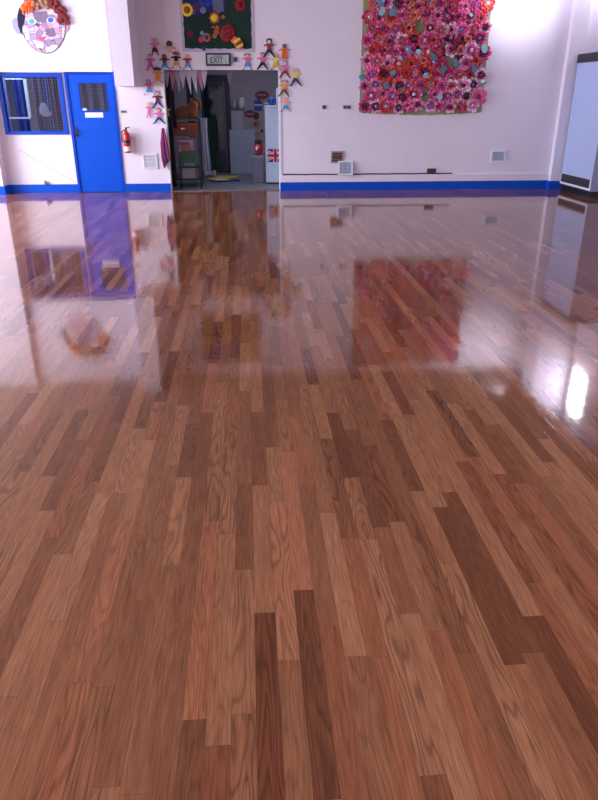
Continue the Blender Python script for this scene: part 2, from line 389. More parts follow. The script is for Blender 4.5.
# signs on the storeroom wall
def oval(px, py, rx, ry, Y, dep, m, name, label, cat, parent=None):
    x, z = at(px, py, Y)
    return x, z, MB().prism([(x+rx*math.cos(a*PI/14), z+ry*math.sin(a*PI/14)) for a in range(28)], Y, Y+dep)
MAROON = mat('maroon_card', (.22, .012, .03), .6); CREAM = mat('cream_ink', (.6, .5, .5), .6)
for (px, py, rx, ry, lab) in ((262, 95, .155, .085, 'red oval sign high on the storeroom wall'), (250, 114, .115, .08, 'small dark red oval sign above the leaning board')):
    x, z, s = oval(px, py, rx, ry, SY-.014, .013, MAROON, '', '', '')
    t = thing('wall_sign', (x, SY, z-ry), lab, 'sign'); obj('plate', s, MAROON, t)
    q = MB()
    for i in range(7): q.box(x-rx*.62+i*rx*.19, x-rx*.62+i*rx*.19+rx*.1, SY-.018, SY-.015, z-.016, z+.018)
    obj('lettering', q, CREAM, t)
x0, z1 = at(254, 100.5, SY); x1, z0 = at(262, 111, SY)
t = thing('wall_poster', ((x0+x1)/2, SY, z0), 'small square blue poster on the storeroom wall below the red oval sign', 'poster')
obj('sheet', B(x0, x1, SY-.012, SY-.001, z0, z1), mat('blue_poster', (.02, .07, .34), .6), t)
obj('white_band', B(x0, x1, SY-.015, SY-.0125, (z0+z1)/2+.0, (z0+z1)/2+.03), WHITE, t)
obj('hanging_tab', B(x0+.07, x0+.13, SY-.012, SY-.001, z1, z1+.06), mat('blue_poster', (0, 0, 0)), t)
# collage poster with brown figures
x0, z1 = at(247, 113, SY); x1, z0 = at(266, 150, SY)
t = thing('picture_poster', ((x0+x1)/2, SY, z0), 'cream poster of dark and brown round faces on the storeroom wall', 'poster')
obj('sheet', B(x0, x1, SY-.008, SY-.001, z0, z1), mat('cream_sheet', (.45, .40, .40), .7), t)
for (px, py, r, m) in ((256, 116, .075, BLACK), (257, 124, .085, mat('tan_ink', (.38, .22, .16), .7)), (255.5, 124, .04, MAROON), (258, 134, .07, mat('sand_ink', (.40, .30, .26), .7)), (258, 142, .06, mat('tan_ink', (0, 0, 0))), (262, 131, .03, BLACK), (252, 123, .06, mat('sand_ink', (0, 0, 0)))):
    x, z = at(px, py, SY)
    n = sum(1 for _ in t.children)
    obj('round_face', MB().prism([(x+r*math.cos(a*PI/9), z+r*1.1*math.sin(a*PI/9)) for a in range(18)], SY-.010-.001*n, SY-.0085), m, t)
# red bag hanging, grey bin
x, z = at(260, 158, 15.2)
t = thing('red_bag', (x, 15.2, z-.18), 'red and black bag standing on the grey bin in the storeroom', 'bag')
xb0, zb1 = at(256.5, 160.5, 14.9); xb1, zb0 = at(265.5, 184, 14.35)
binx = .20; bt = .50
t.location = (binx, 14.6, bt+.02); OFF[t.name] = Vector(t.location)
s = MB(); s.ell((binx+.02, 14.6, bt+.16), (.085, .06, .145))
obj('body', s, RED, t, smooth=True)
obj('flap', MB().ell((binx+.02, 14.595, bt+.27), (.08, .062, .05)), BLACK, t, smooth=True)
obj('white_patch', MB().prism([(binx-.03, bt+.10), (binx+.02, bt+.15), (binx+.0, bt+.2), (binx-.045, bt+.17)], 14.527, 14.545), WHITE, t)
t = thing('storage_bin', (binx, 14.6, 0), 'grey square bin beside the white cabinet in the storeroom', 'bin')
s = MB(); GB = mat('grey_bin', (.20, .20, .26), .5)
s.box(binx-.11, binx+.11, 14.42, 14.78, 0, bt-.03); obj('bucket', s, GB, t, bevel=.01)
obj('lid', B(binx-.12, binx+.12, 14.41, 14.79, bt-.029, bt+.015), mat('grey_bin_lid', (.30, .30, .38), .5), t, bevel=.006)

# tall white cabinet with the flag
Yc = 14.18
cx0, cz1 = at(265, 106, Yc); cx1, _ = at(279.6, 150, Yc)
CW = mat('white_laminate', (.66, .80, 1.0), .4, .04)
t = thing('tall_cabinet', ((cx0+cx1)/2, Yc+.2, 0), 'tall narrow white cabinet with a Union flag near its foot', 'cabinet')
obj('body', B(cx0, cx1, Yc+.018, Yc+.45, .03, cz1-.02), CW, t, bevel=.003)
obj('door', B(cx0+.004, cx1-.004, Yc, Yc+.017, .05, cz1-.03), CW, t, bevel=.002)
obj('top_board', B(cx0-.01, cx1+.01, Yc-.012, Yc+.46, cz1-.019, cz1+.01), CW, t, bevel=.002)
obj('plinth', B(cx0+.01, cx1-.01, Yc+.03, Yc+.44, 0, .03), DARK, t)
x, z = at(275.5, 121, Yc)
obj('door_handle', B(x-.03, x+.03, Yc-.012, Yc-.0005, z-.006, z+.006), STEEL, t)
# flag: one sheet, crosses as layers
fx0, fz1 = at(267.3, 149, Yc); fx1, fz0 = cx1-.006, at(270, 162, Yc)[1]
fxm, fzm = fx0+.155, (fz0+fz1)/2           # the flag wraps past the cabinet's right edge
fh = fz1-fz0; fl_ = fx1-fx0
f = obj('flag', B(fx0, fx1, Yc-.004, Yc-.0005, fz0, fz1), mat('flag_blue', (.012, .03, .22), .7), t)
def clipq(pts, y0, y1, m, nm):
    s = MB().prism(pts, y0, y1); bm = s.bm
    for co, no in (((fx0, 0, 0), (-1, 0, 0)), ((fx1, 0, 0), (1, 0, 0)), ((0, 0, fz0), (0, 0, -1)), ((0, 0, fz1), (0, 0, 1))):
        bmesh.ops.bisect_plane(bm, geom=bm.verts[:]+bm.edges[:]+bm.faces[:], plane_co=co, plane_no=no, clear_outer=True)
    obj(nm, s, m, f)
FW = mat('flag_white', (.75, .75, .85), .7); FR = mat('flag_red', (.6, .01, .04), .7)
for sg in (1, -1):
    dx, dz = fh*.95, fh*.5*sg; L_ = math.hypot(dx, dz); nx, nz = -dz/L_, dx/L_
    for wd, y, m, nm in ((.026, Yc-.0055, FW, 'white_saltire'), (.010, Yc-.0068, FR, 'red_saltire')):
        clipq([(fxm-dx+nx*wd, fzm-dz+nz*wd), (fxm-dx-nx*wd, fzm-dz-nz*wd), (fxm+dx-nx*wd, fzm+dz-nz*wd), (fxm+dx+nx*wd, fzm+dz+nz*wd)], y, Yc-.0045, m, nm)
s = MB(); s.box(fx0, fx1, Yc-.0085, Yc-.007, fzm-.045, fzm+.045); s.box(fxm-.045, min(fxm+.045, fx1), Yc-.0084, Yc-.0071, fz0, fz1); obj('white_cross', s, FW, f)
s = MB(); s.box(fx0, fx1, Yc-.0100, Yc-.0086, fzm-.027, fzm+.027); s.box(fxm-.027, min(fxm+.027, fx1), Yc-.0101, Yc-.0087, fz0, fz1); obj('red_cross', s, FR, f)
x, z = at(272, 101, Yc+.1)
tag(obj('blue_ball', MB().ell((x, Yc+.12, cz1+.01+.075), (.075, .075, .075), 18, 12), mat('blue_rubber', (.01, .05, .40), .4), smooth=True), 'blue ball on top of the tall white cabinet', 'ball')
x = at(268, 101, Yc+.1)[0]-.03
tag(obj('brown_pouch', MB().ell((x-.0, Yc+.10, cz1+.01+.022), (.05, .05, .022)), mat('tan_leather', (.3, .2, .15), .8), smooth=True), 'small brown pouch on the white cabinet left of the blue ball', 'pouch')
x0, z1 = at(275.6, 88, Yc+.05); x1, _ = at(278.3, 88, Yc+.05)
tag(obj('paper_tube', MB().tube([((x0+x1)/2+.01, Yc+.22, cz1+.01), ((x0+x1)/2+.015, Yc+.22, z1)], .024, 12), WHITE, smooth=False), 'upright white paper tube on the white cabinet beside the doorway edge', 'tube')

# ------------------------------------------------------------------ left side of the store: shelf rack, toys, boxes, chair
RY0 = 13.85
rx0, _ = at(167.5, 150, RY0); rx1, _ = at(200.5, 150, RY0); rz = at(185, 119, RY0)[1]
t = thing('metal_rack', ((rx0+rx1)/2, RY0+.25, 0), 'dark metal shelf rack on the left inside the storeroom', 'rack')
for x in (rx0+.015, rx1-.015):
    for y in (RY0, RY0+.5): obj('post', B(x-.014, x+.014, y-.014, y+.014, 0, 1.95 if x < -1.2 else rz), DARK, t)
for z in (rz-.03, rz-.30, .12): obj('shelf', B(rx0+.03, rx1-.03, RY0-.01, RY0+.51, z, z+.028), DARK if z < .2 else mat('grey_shelf', (.16, .14, .17), .5), t)
# orange box on the middle shelf
x0, x1 = rx0+.045, rx1-.045
zs = rz-.272
t = thing('drawer_box', ((x0+x1)/2, RY0+.2, zs), 'orange-brown box on the rack under the plush toy', 'box')
OB = mat('orange_brown_card', (.32, .085, .035), .6, .15)
obj('body', B(x0, x1, RY0-.0, RY0+.40, zs+.001, zs+.20), OB, t, bevel=.004)
obj('lid', B(x0-.008, x1+.008, RY0-.012, RY0+.41, zs+.16, zs+.205), mat('orange_brown_lid', (.38, .12, .05), .6), t)
obj('label_holder', B((x0+x1)/2-.03, (x0+x1)/2+.04, RY0-.016, RY0-.001, zs+.09, zs+.12), STEEL, t)
# plush toy
px_, pz_ = at(189, 118, RY0+.15); zb = rz
PL = mat('tan_plush', (.30, .13, .055), .95, .35, 60, bump=.6, sheen=.4); PM = mat('shaggy_mane', (.34, .15, .05), .95, .5, 70, bump=1)
t = thing('plush_lion', (px_, RY0+.2, zb), 'brown plush lion lying on top of the dark rack', 'soft toy')
yb = RY0+.2; x0 = at(176, 110, yb)[0]; x1 = at(200, 110, yb)[0]
s = MB(); s.ell((x0+.16, yb, zb+.115), (.19, .10, .11)); s.ell((x0+.05, yb-.03, zb+.07), (.085, .09, .07)); s.ell((x0+.30, yb-.02, zb+.15), (.12, .1, .13)); s.ell((x0+.34, yb-.04, zb+.22), (.075, .07, .08))
s.tube([(x0+.28, yb-.06, zb+.05), (x0+.42, yb-.09, zb+.035)], [.04, .03]); s.tube([(x0+.25, yb+.05, zb+.05), (x0+.40, yb+.05, zb+.035)], [.04, .03])
o = obj('body', s, PL, t, smooth=True); r_ = o.modifiers.new('r', 'REMESH'); r_.mode = 'VOXEL'; r_.voxel_size = .014; r_.use_smooth_shade = True
s = MB(); hc = Vector((x0+.365, yb-.05, zb+.235))
for i in range(46):
    a = i*2.399; q = 1-2*(i+.5)/46; rr = math.sqrt(1-q*q)
    s.ell(hc + Vector((rr*math.cos(a)*.095, .02+abs(rr*math.sin(a))*.06, q*.105)), (.034, .03, .034), 8, 6)
obj('mane', s, PM, t, smooth=True)
s = MB(); s.ell(hc+Vector((.0, -.05, 0)), (.068, .055, .072)); s.ell(hc+Vector((.015, -.10, -.02)), (.035, .03, .028)); fc = obj('face', s, mat('pale_plush', (.42, .22, .10), .95, .2, 50), t, smooth=True)
obj('nose', MB().ell(hc+Vector((.018, -.13, -.008)), (.012, .008, .009), 8, 6), BLACK, fc)
for dx in (-.025, .035): obj('eye', MB().ell(hc+Vector((dx, -.098, .022)), (.008, .006, .008), 8, 6), BLACK, fc)
for dx in (-.065, .065): obj('ear', MB().ell(hc+Vector((dx, -.02, .085)), (.026, .015, .026), 10, 6), PL, t, smooth=True)
# posters/pictures leaning on the bottom shelf
for (a, b_, c_, d_, Y, m, lab) in ((177, 132, 198, 165, RY0+.07, mat('lilac_card', (.40, .24, .42), .7, .25, 12), 'purple and pink picture card leaning in the rack'), (178, 140, 194, 153, RY0+.04, mat('white_card', (.62, .58, .66), .7), 'white picture sheet leaning in front of the purple card')):
    x0, z1 = at(a, b_, Y); x1, z0 = at(c_, d_, Y)
    z0 = .149; z1 = min(z1, rz-.32)
    t = thing('picture_card', ((x0+x1)/2, Y, z0), lab, 'picture')
    obj('sheet', B(x0, x1, Y, Y+.012, z0, z1), m, t)
    obj('drawn_patch', MB().prism([((x0+x1)/2+.09*math.cos(k*PI/6)*(1+.3*(k % 2)), z1-.16+.075*math.sin(k*PI/6)*(1+.3*(k % 2))) for k in range(12)], Y-.003, Y-.0005), mat('salmon_ink', (.6, .25, .2), .7) if 'white' in lab else mat('magenta_ink', (.35, .04, .16), .7), t)
    if 'purple' in lab: obj('pink_strip', B(x0+.01, x1-.06, Y-.003, Y-.0005, z1-.09, z1-.04), mat('pink_ink', (.5, .12, .22), .7), t)
# green chair
GR = mat('green_plastic', (.006, .055, .032), .35, .08)
cy = 13.42
x0, zt_ = at(177.5, 150, cy); x1, _ = at(200, 150, cy); cx = (x0+x1)/2; hw = (x1-x0)/2
t = thing('child_chair', (cx, cy, 0), 'small dark green plastic chair inside the doorway, its back to the hall', 'chair')
sz = at(188, 167, cy)[1]; zt_ = at(188, 151, cy)[1]
s = MB(); n = 14; q = sz+.035
pts = [(cx-hw*.95, q), (cx-hw*.98, zt_-.07), (cx-hw*.8, zt_-.01), (cx-hw*.5, zt_+.005), (cx+hw*.5, zt_+.005), (cx+hw*.8, zt_-.01), (cx+hw*.98, zt_-.07), (cx+hw*.95, q), (cx+hw*.5, q), (cx+hw*.5, q+.035), (cx-hw*.5, q+.035), (cx-hw*.5, q)]
bk = obj('backrest', s.prism(pts, cy-.008, cy+.008), GR, t, bevel=.006)
obj('seat', B(cx-hw*.97, cx+hw*.97, cy+.0, cy+.30, sz-.02, sz), GR, t, bevel=.008)
for dx in (-hw*.93, hw*.93):
    obj('leg', MB().tube([(cx+dx, cy-.03, 0.0), (cx+dx, cy+.012, sz-.02), (cx+dx*.96, cy+.0, q+.02)], .012), GR, t, smooth=True)
    obj('leg', MB().tube([(cx+dx, cy+.30, 0), (cx+dx*.95, cy+.27, sz-.015)], .012), GR, t, smooth=True)
# crossed white-ish label on seat
# things hanging/standing at the far left inside the doorway
def drape(name, px0, px1, py0, py1, Y, m, label, cat, rot=0, ph=0, parent=None, dep=.03):
    x0, z1 = at(px0, py0, Y); x1, z0 = at(px1, py1, Y)
    s = MB(); n, k = 18, 10; vs = []
    for dy in (0, .008):
        for j in range(k+1):
            for i in range(n+1):
                f_ = i/n; g_ = j/k
                wv = (x1-x0)*(.75+.25*g_); xm = (x0+x1)/2
                vs.append((xm+(f_-.5)*wv+.01*math.sin(g_*5+ph), Y+dy+dep*math.sin(f_*3*2*PI+ph+g_)*(.3+.7*g_), z1-(z1-z0)*g_-.02*math.sin(f_*9+ph)*g_))
    q = (n+1)*(k+1); fs = []
    for j in range(k):
        for i in range(n):
            a = j*(n+1)+i; fs += [(a, a+1, a+n+2, a+n+1), (q+a, q+a+n+1, q+a+n+2, q+a+1)]
    s._add(vs, fs)
    o = obj(name, s, m, parent, smooth=True)
    return tag(o, label, cat) if not parent else o
drape('hanging_coat', 161, 178, 72, 186, 13.36, mat('black_cloth', (.018, .015, .03), .9, .5, 15), 'long black coat hanging just inside the left edge of the doorway', 'coat', ph=1)
drape('dark_shirt', 168.5, 177, 78, 128, 13.56, mat('navy_cloth', (.025, .02, .05), .9, .6, 20), 'dark navy garment hanging beside the black coat', 'garment', ph=2)
t = thing('yellow_star', (*[(at(166.5, 116, 13.3)[0]), 13.3], at(166, 122, 13.3)[1]), 'yellow-green cloth star hanging on the black coat', 'ornament')
x, z = at(166.8, 111, 13.29)
s = MB(); s.prism([(x+(.085 if k % 2 == 0 else .035)*math.sin(k*PI/5), z+(.13 if k % 2 == 0 else .05)*math.cos(k*PI/5)) for k in range(10)], 13.265, 13.277); obj('star', s, mat('mustard_felt', (.50, .40, .12), .9), t)
obj('tail', B(x-.012, x+.01, 13.267, 13.274, z-.26, z-.05), mat('mustard_felt', (0, 0, 0)), t)
x0, z1 = at(203, 128, 14.3)
tag(drape('white_sheet', 199, 211, 118, 171, 14.45, mat('white_cloth', (.62, .66, .82), .9, .2, 10), '', '', ph=3, dep=.04), 'white cloth hanging down the right side of the rack', 'cloth')
drape('green_apron', 205, 219, 118, 172, 16.2, mat('deep_green_cloth', (.012, .05, .03), .9, .5, 10), 'dark green cloth hanging in front of the dark inner door', 'cloth', ph=.5, dep=.02)
t = thing('towel_rail', (at(208, 72, 15)[0], 15, 0), 'pale door edge standing open behind the rack', 'door edge')
x0 = at(194, 100, 15)[0]; x1 = at(201, 100, 15)[0]
t['label'] = 'narrow pale door leaf standing open behind the rack'; t['category'] = 'door'; t.name = 'store_door'; OFF[t.name] = Vector(t.location)
obj('leaf', B(x0, x1, 14.98, 15.02, .01, 2.0), mat('pale_teal_paint', (.16, .19, .24), .6), t)
obj('dark_edge', B(x0-.14, x0-.003, 14.99, 15.02, .01, 1.98), NAVY, t)
# papers on the floor
PP = [(210.5, 178.5, .12, .12, .3, (.62, .50, .66), 'lilac and white crumpled paper on the storeroom floor'), (223, 178.5, .24, .15, -.4, (.70, .58, .08), 'flat yellow folder on the storeroom floor'), (219, 181, .16, .12, .5, (.72, .66, .60), 'white sheet lying on the yellow folder'), (229, 180.5, .22, .12, .1, (.03, .05, .22), 'dark blue folder lying right of the yellow one')]
def onfloor(px, py):
    a, b = (px-299)/FPX, (400-py)/FPX
    d = (sy_*cp_+a*cy_+b*sy_*sp_, cy_*cp_-a*sy_+b*cy_*sp_, -sp_+b*cp_); t_ = -H/d[2]
    return d[0]*t_, d[1]*t_
for i, (px, py, rx, ry, ro, c, lab) in enumerate(PP):
    x, y = onfloor(px, py)
    s = MB(); z0 = (.036, .008, .034, .001)[i]
    if i == 0:
        n = 8; vs = [(x+(u_/n-.5)*2*rx, y+(v_/n-.5)*2*ry*1.6, z0+.02+random.random()*.10+dz) for dz in (0, .006) for v_ in range(n+1) for u_ in range(n+1)]
        q = (n+1)**2; fs = []
        for v_ in range(n):
            for u_ in range(n):
                a = v_*(n+1)+u_; fs += [(a, a+1, a+n+2, a+n+1), (q+a, q+a+n+1, q+a+n+2, q+a+1)]
        s._add(vs, fs)
    else: s.box(x-rx, x+rx, y-ry*2, y+ry*2, z0, z0+.004+.02*(i == 1), rot=RZ(ro))
    tag(obj('paper_sheet' if i in (0, 2) else 'folder', s, mat('paper_%d' % i, c, .7, .2, 20)), lab, 'paper' if i in (0, 2) else 'folder')
# bunting
def bunting(pts, Y, label, cols, droop=.05, name='bunting'):
    xs = [at(p, 72, Y)[0] for p in pts]; zt = 2.075
    t = thing(name, ((xs[0]+xs[-1])/2, Y, zt-.3), label, 'bunting')
    s = MB(); s.tube([(xs[0]+(xs[-1]-xs[0])*i/12, Y+.004, zt-droop*math.sin(PI*i/12)) for i in range(13)], .004, 6); obj('cord', s, WHITE, t)
    for i in range(len(xs)-1):
        f_ = (i+.5)/(len(xs)-1); z = zt-droop*math.sin(PI*f_); a, b_ = xs[i]-.018, xs[i+1]+.018
        m = cols[i % len(cols)]; tilt = random.uniform(-.04, .06); ln = random.uniform(.30, .40)
        obj('pennant', MB().prism([(a, z), (b_, z), ((a+b_)/2+tilt, z-ln)], Y-.003-.002*(i % 2), Y-.001-.002*(i % 2)), m, t)
P1 = mat('white_pennant', (.55, .52, .66), .8); P2 = mat('pink_pennant', (.50, .20, .30), .8); P3 = mat('lilac_pennant', (.42, .38, .52), .8)
bunting([164, 170, 175, 180, 185, 190, 196, 202, 207], 13.32, 'string of white and pink pennants hanging across the left of the doorway', [P3, P2, P3, P1, P1, P1, P2, P1])
bunting([226, 233], 13.9, 'single white pennant hanging in the middle of the doorway', [P3], 0, name='pennant_string')

# ------------------------------------------------------------------ things on the back wall
# exit sign
x0, z1 = at(205.5, 53, W); x1, z0 = at(231, 66, W)
t = thing('exit_sign', ((x0+x1)/2, W, z0), 'black framed EXIT sign above the doorway', 'sign')
obj('housing', B(x0, x1, W-.05, W-.001, z0, z1), DARK, t, bevel=.004)
fc = obj('face', B(x0+.03, x1-.03, W-.054, W-.0505, z0+.03, z1-.03), mat('sign_face', (.48, .56, .56), .4), t)
SG = mat('sign_green', (.05, .10, .08), .5)
def letters(txt, x, z, h, wd, st, Y, m, parent, gap):
    F_ = {'E': [(0,0,0,1), (0,0,1,0), (0,.5,.85,.5), (0,1,1,1)], 'X': [(0,0,1,1), (0,1,1,0)], 'I': [(.5,0,.5,1)], 'T': [(0,1,1,1), (.5,0,.5,1)],
          'M': [(0,0,0,1), (0,1,.5,.4), (.5,.4,1,1), (1,0,1,1)], 'R': [(0,0,0,1), (0,1,1,1), (1,1,1,.5), (0,.5,1,.5), (.4,.5,1,0)], 'G': [(1,1,0,1), (0,1,0,0), (0,0,1,0), (1,0,1,.45), (1,.45,.5,.45)],
          'N': [(0,0,0,1), (0,1,1,0), (1,0,1,1)], 'C': [(1,1,0,1), (0,1,0,0), (0,0,1,0)], 'Y': [(0,1,.5,.5), (1,1,.5,.5), (.5,.5,.5,0)]}
    s = MB()
    for ch_ in txt:
        wc = wd*(.35 if ch_ == 'I' else 1)
        for k_, (a, b, c, d) in enumerate(F_[ch_]):
            p, q = Vector((x+a*wc, 0, z+b*h)), Vector((x+c*wc, 0, z+d*h)); v = (q-p).normalized(); nn = Vector((-v.z, 0, v.x))*st/2; e_ = v*st/2
            s.prism([((p-e_+nn).x, (p-e_+nn).z), ((p-e_-nn).x, (p-e_-nn).z), ((q+e_-nn).x, (q+e_-nn).z), ((q+e_+nn).x, (q+e_+nn).z)], Y-.002-.0002*k_, Y)
        x += wc+gap
    return obj('lettering', s, m, parent)
wf = (x1-x0-.06); xc = x0+.03
letters('EXIT', xc+.055, z0+.048, .074, .042, .015, W-.0545, SG, fc, .020)
letters('EMERGENCY', xc+.10, z0+.141, .014, .013, .004, W-.0545, SG, fc, .007)
# running-man square and arrow spot
xr = x1-.03-.062
sq = obj('pictogram_panel', B(xr-.005, xr+.06, W-.0565, W-.0545, z0+.05, z0+.125), mat('sign_teal', (.20, .40, .42), .5), fc)
s = MB(); s.prism([(xr+.03+.011*math.cos(a*PI/5), z0+.112+.009*math.sin(a*PI/5)) for a in range(10)], W-.059, W-.0567)
s.box(xr+.022, xr+.038, W-.059, W-.0567, z0+.078, z0+.103); s.prism([(xr+.022, z0+.08), (xr+.03, z0+.08), (xr+.015, z0+.055), (xr+.006, z0+.057)], W-.059, W-.0567)
s.prism([(xr+.03, z0+.08), (xr+.038, z0+.08), (xr+.052, z0+.058), (xr+.044, z0+.055)], W-.059, W-.0567); s.box(xr+.036, xr+.052, W-.059, W-.0567, z0+.092, z0+.098)
obj('running_figure', s, WHITE, sq)
x0, z1 = at(233, 57, W); x1, z0 = at(237.2, 62, W)
t = thing('door_sensor', ((x0+x1)/2, W, z0), 'small dark square device on the wall right of the EXIT sign', 'sensor')
obj('case', B(x0, x1, W-.03, W-.001, z0, z1), mat('grey_violet_plastic', (.14, .11, .22), .4), t, bevel=.005)
obj('lens', MB().ell(((x0+x1)/2, W-.03, (z0+z1)/2), (.018, .008, .018), 10, 8), BLACK, t)

def grille(px0, py0, px1, py1, label, slat_m, fm, name='wall_vent', dep=.02, n=7, vert=False, back=BLACK, border=.02):
    x0, z1 = at(px0, py0, W); x1, z0 = at(px1, py1, W)
    t = thing(name, ((x0+x1)/2, W, z0), label, 'vent')
    s = MB(); s.box(x0, x0+border, W-dep, W-.001, z0, z1); s.box(x1-border, x1, W-dep, W-.001, z0, z1); s.box(x0+border, x1-border, W-dep, W-.001, z0, z0+border); s.box(x0+border, x1-border, W-dep, W-.001, z1-border, z1)
    obj('frame', s, fm, t); obj('backing', B(x0+border, x1-border, W-.004, W-.001, z0+border, z1-border), back, t)
    s = MB()
    for i in range(n):
        if vert: c_ = x0+border+(x1-x0-2*border)*(i+.5)/n; s.box(c_-.006, c_+.006, W-dep+.002, W-.006, z0+border, z1-border, rot=RZ(.5))
        else: c_ = z0+border+(z1-z0-2*border)*(i+.5)/n; s.box(x0+border, x1-border, W-dep+.004, W-.006, c_-.007, c_+.004, rot=RX(-.4))
    obj('slats', s, slat_m, t); return t
VB = mat('pale_blue_louvre', (.50, .55, .74), .5)
grille(142.5, 154, 158, 168.5, 'pale louvred vent low on the wall left of the doorway', WHITE, WHITE, n=9, back=mat('vent_shadow', (.35, .36, .42)))
grille(491, 150, 505, 162.5, 'white louvred vent low on the right of the back wall', VB, WHITE, n=8, back=mat('vent_shadow2', (.25, .27, .36)), border=.035)
t = grille(331, 151, 343.5, 163, 'open square vent hole with brown inside and pinkish frame', mat('bare_brown', (.20, .12, .11), .7), mat('pinkish_frame', (.36, .28, .33), .6), n=2, back=BROWN, border=.025)
# white vent cover leaning on the ledge
x0, z1 = at(338.3, 160.5, W-.05); x1, z0 = at(352.5, 174, W-.05)
z0 = .2725
t = thing('vent_cover', ((x0+x1)/2, W-.05, z0), 'loose white vent cover leaning on the ledge below the open hole', 'vent cover')
s = MB(); b_ = .025; yy = W-.095
def lean(mb, *a): mb.box(*a, rot=RX(-.24), piv=(0, W-.095, z0)); return mb
lean(s, x0, x0+b_, yy, yy+.03, z0, z1); lean(s, x1-b_, x1, yy, yy+.03, z0, z1); lean(s, x0+b_, x1-b_, yy, yy+.03, z0, z0+b_); lean(s, x0+b_, x1-b_, yy, yy+.03, z1-b_, z1)
obj('frame', s, WHITE, t)
s = MB(); lean(s, x0+b_, x1-b_, yy+.016, yy+.02, z0+b_, z1-b_); obj('back_plate', s, mat('vent_shadow2', (0, 0, 0)), t)
s = MB()
for i in range(8):
    c_ = z0+b_+(z1-z0-2*b_)*(i+.5)/8; lean(s, x0+b_, (x0+x1)/2-.006, yy+.004, yy+.014, c_-.008, c_+.004); lean(s, (x0+x1)/2+.006, x1-b_, yy+.004, yy+.014, c_-.008, c_+.004)
obj('slats', s, VB, t)
# black cable on the ledge (passes behind the vent cover)
xa = DX1+.05; xb = at(452, 173, W)[0]
pts = [(xa+(xb-xa)*i/30, W-.016, .285+.003*math.sin(i*1.3)) for i in range(31)]
tag(obj('cable', MB().tube(pts, .011, 6), BLACK), 'long black cable lying along the ledge above the blue skirting', 'cable')
x0, z1 = at(427, 168, W); x1, z0 = at(435.5, 172, W)
t = thing('socket_box', ((x0+x1)/2, W-.02, .30), 'small brown socket box on the wall just above the black cable', 'socket')
obj('box', B(x0, x1, W-.03, W-.001, .30, .375), BROWN, t, bevel=.004)
obj('cover_plate', B(x0+.012, x1-.012, W-.034, W-.0305, .312, .363), mat('dark_brown', (.05, .03, .03), .5), t)
def plate(px0, py0, px1, py1, label, sockets, m=None, holes=BLACK, group=None, name='wall_switch', cat='switch'):
    x0, z1 = at(px0, py0, W); x1, z0 = at(px1, py1, W)
    t = thing(name, ((x0+x1)/2, W, z0), label, cat, group)
    obj('plate', B(x0, x1, W-.012, W-.001, z0, z1), m or STEEL, t, bevel=.002)
    n = sockets; wd = (x1-x0)/n
    for i in range(n): obj('switch_key', B(x0+wd*(i+.22), x0+wd*(i+.78), W-.017, W-.0125, z0+(z1-z0)*.25, z1-(z1-z0)*.25), holes, t)
plate(322.3, 105, 326, 109.3, 'single dark wall switch left of the double one', 1, mat('tarnished_plate', (.16, .16, .24), .4))
plate(343, 105, 350.5, 109.3, 'double dark wall switch near the flower hanging', 2, mat('pale_plate', (.30, .32, .46), .4))
plate(120.8, 110.3, 126, 113, 'small dark double switch above the fire extinguisher', 2, mat('pale_plate', (0, 0, 0)))
x, z = at(46, 181, W)
t = thing('floor_socket', (x, W-.02, .146), 'small grey socket on top of the blue skirting under the window', 'socket')
obj('box', B(x-.035, x+.035, W-.04, W-.001, .147, .19), mat('beige_grey', (.38, .34, .38), .5), t, bevel=.004); obj('plug', B(x-.012, x+.016, W-.055, W-.041, .155, .22), mat('brown_grey', (.2, .16, .18), .5), t)
a = at(18, 149, W); b_ = at(76, 181.5, W)
tag(obj('thin_wire', MB().tube([(a[0]+(b_[0]-a[0])*i/8, W-.005, a[1]+(b_[1]-a[1])*i/8-.03*math.sin(PI*i/8)*.6) for i in range(9)], .0035, 6), mat('pinkish_wire', (.42, .36, .40), .6)), 'thin pale wire running diagonally down the wall to the door frame', 'wire')
# fire extinguisher
x, z1 = at(125.7, 129, W-.1); z0 = at(127, 153, W-.1)[1]; ye = W-.09
t = thing('fire_extinguisher', (x, ye, z0), 'red fire extinguisher hung on the wall right of the blue door', 'fire extinguisher')
h = z1-z0; r = .062
obj('cylinder', MB().lathe([(.045, 0), (r, .012), (r, h*.72), (r*.85, h*.82), (.025, h*.9), (.022, h*.95)], (x, ye, z0), 24), RED, t, smooth=True)
obj('valve', MB().lathe([(.02, 0), (.02, .05)], (x, ye, z0+h*.94)), BLACK, t)
obj('lever', B(x-.02, x+.07, ye-.012, ye+.012, z0+h+.012, z0+h+.028, rot=RY(-.25)), BLACK, t)
obj('hose', MB().tube([(x-.02, ye-.02, z0+h*.96), (x-.075, ye-.03, z0+h*.88), (x-.078, ye-.03, z0+h*.6), (x-.07, ye-.03, z0+h*.45)], .011), BLACK, t, smooth=True)
def band(za, zb_, m, nm):
    s = MB(); n = 12; rr = r+.0015
    vs = [(x+rr*math.sin(-1.1+2.2*i/n), ye-rr*math.cos(-1.1+2.2*i/n), zz) for zz in (za, zb_) for i in range(n+1)]
    s._add(vs, [(i, i+1, n+2+i, n+1+i) for i in range(n)]); o = obj(nm, s, m, t); q_ = o.modifiers.new('s', 'SOLIDIFY'); q_.thickness = .001
band(z0+h*.08, z0+h*.28, WHITE, 'white_label'); band(z0+h*.42, z0+h*.55, BLACK, 'black_band')
obj('bracket', B(x-.03, x+.03, ye+.055, W-.001, z0+h*.55, z0+h*.7), STEEL, t)

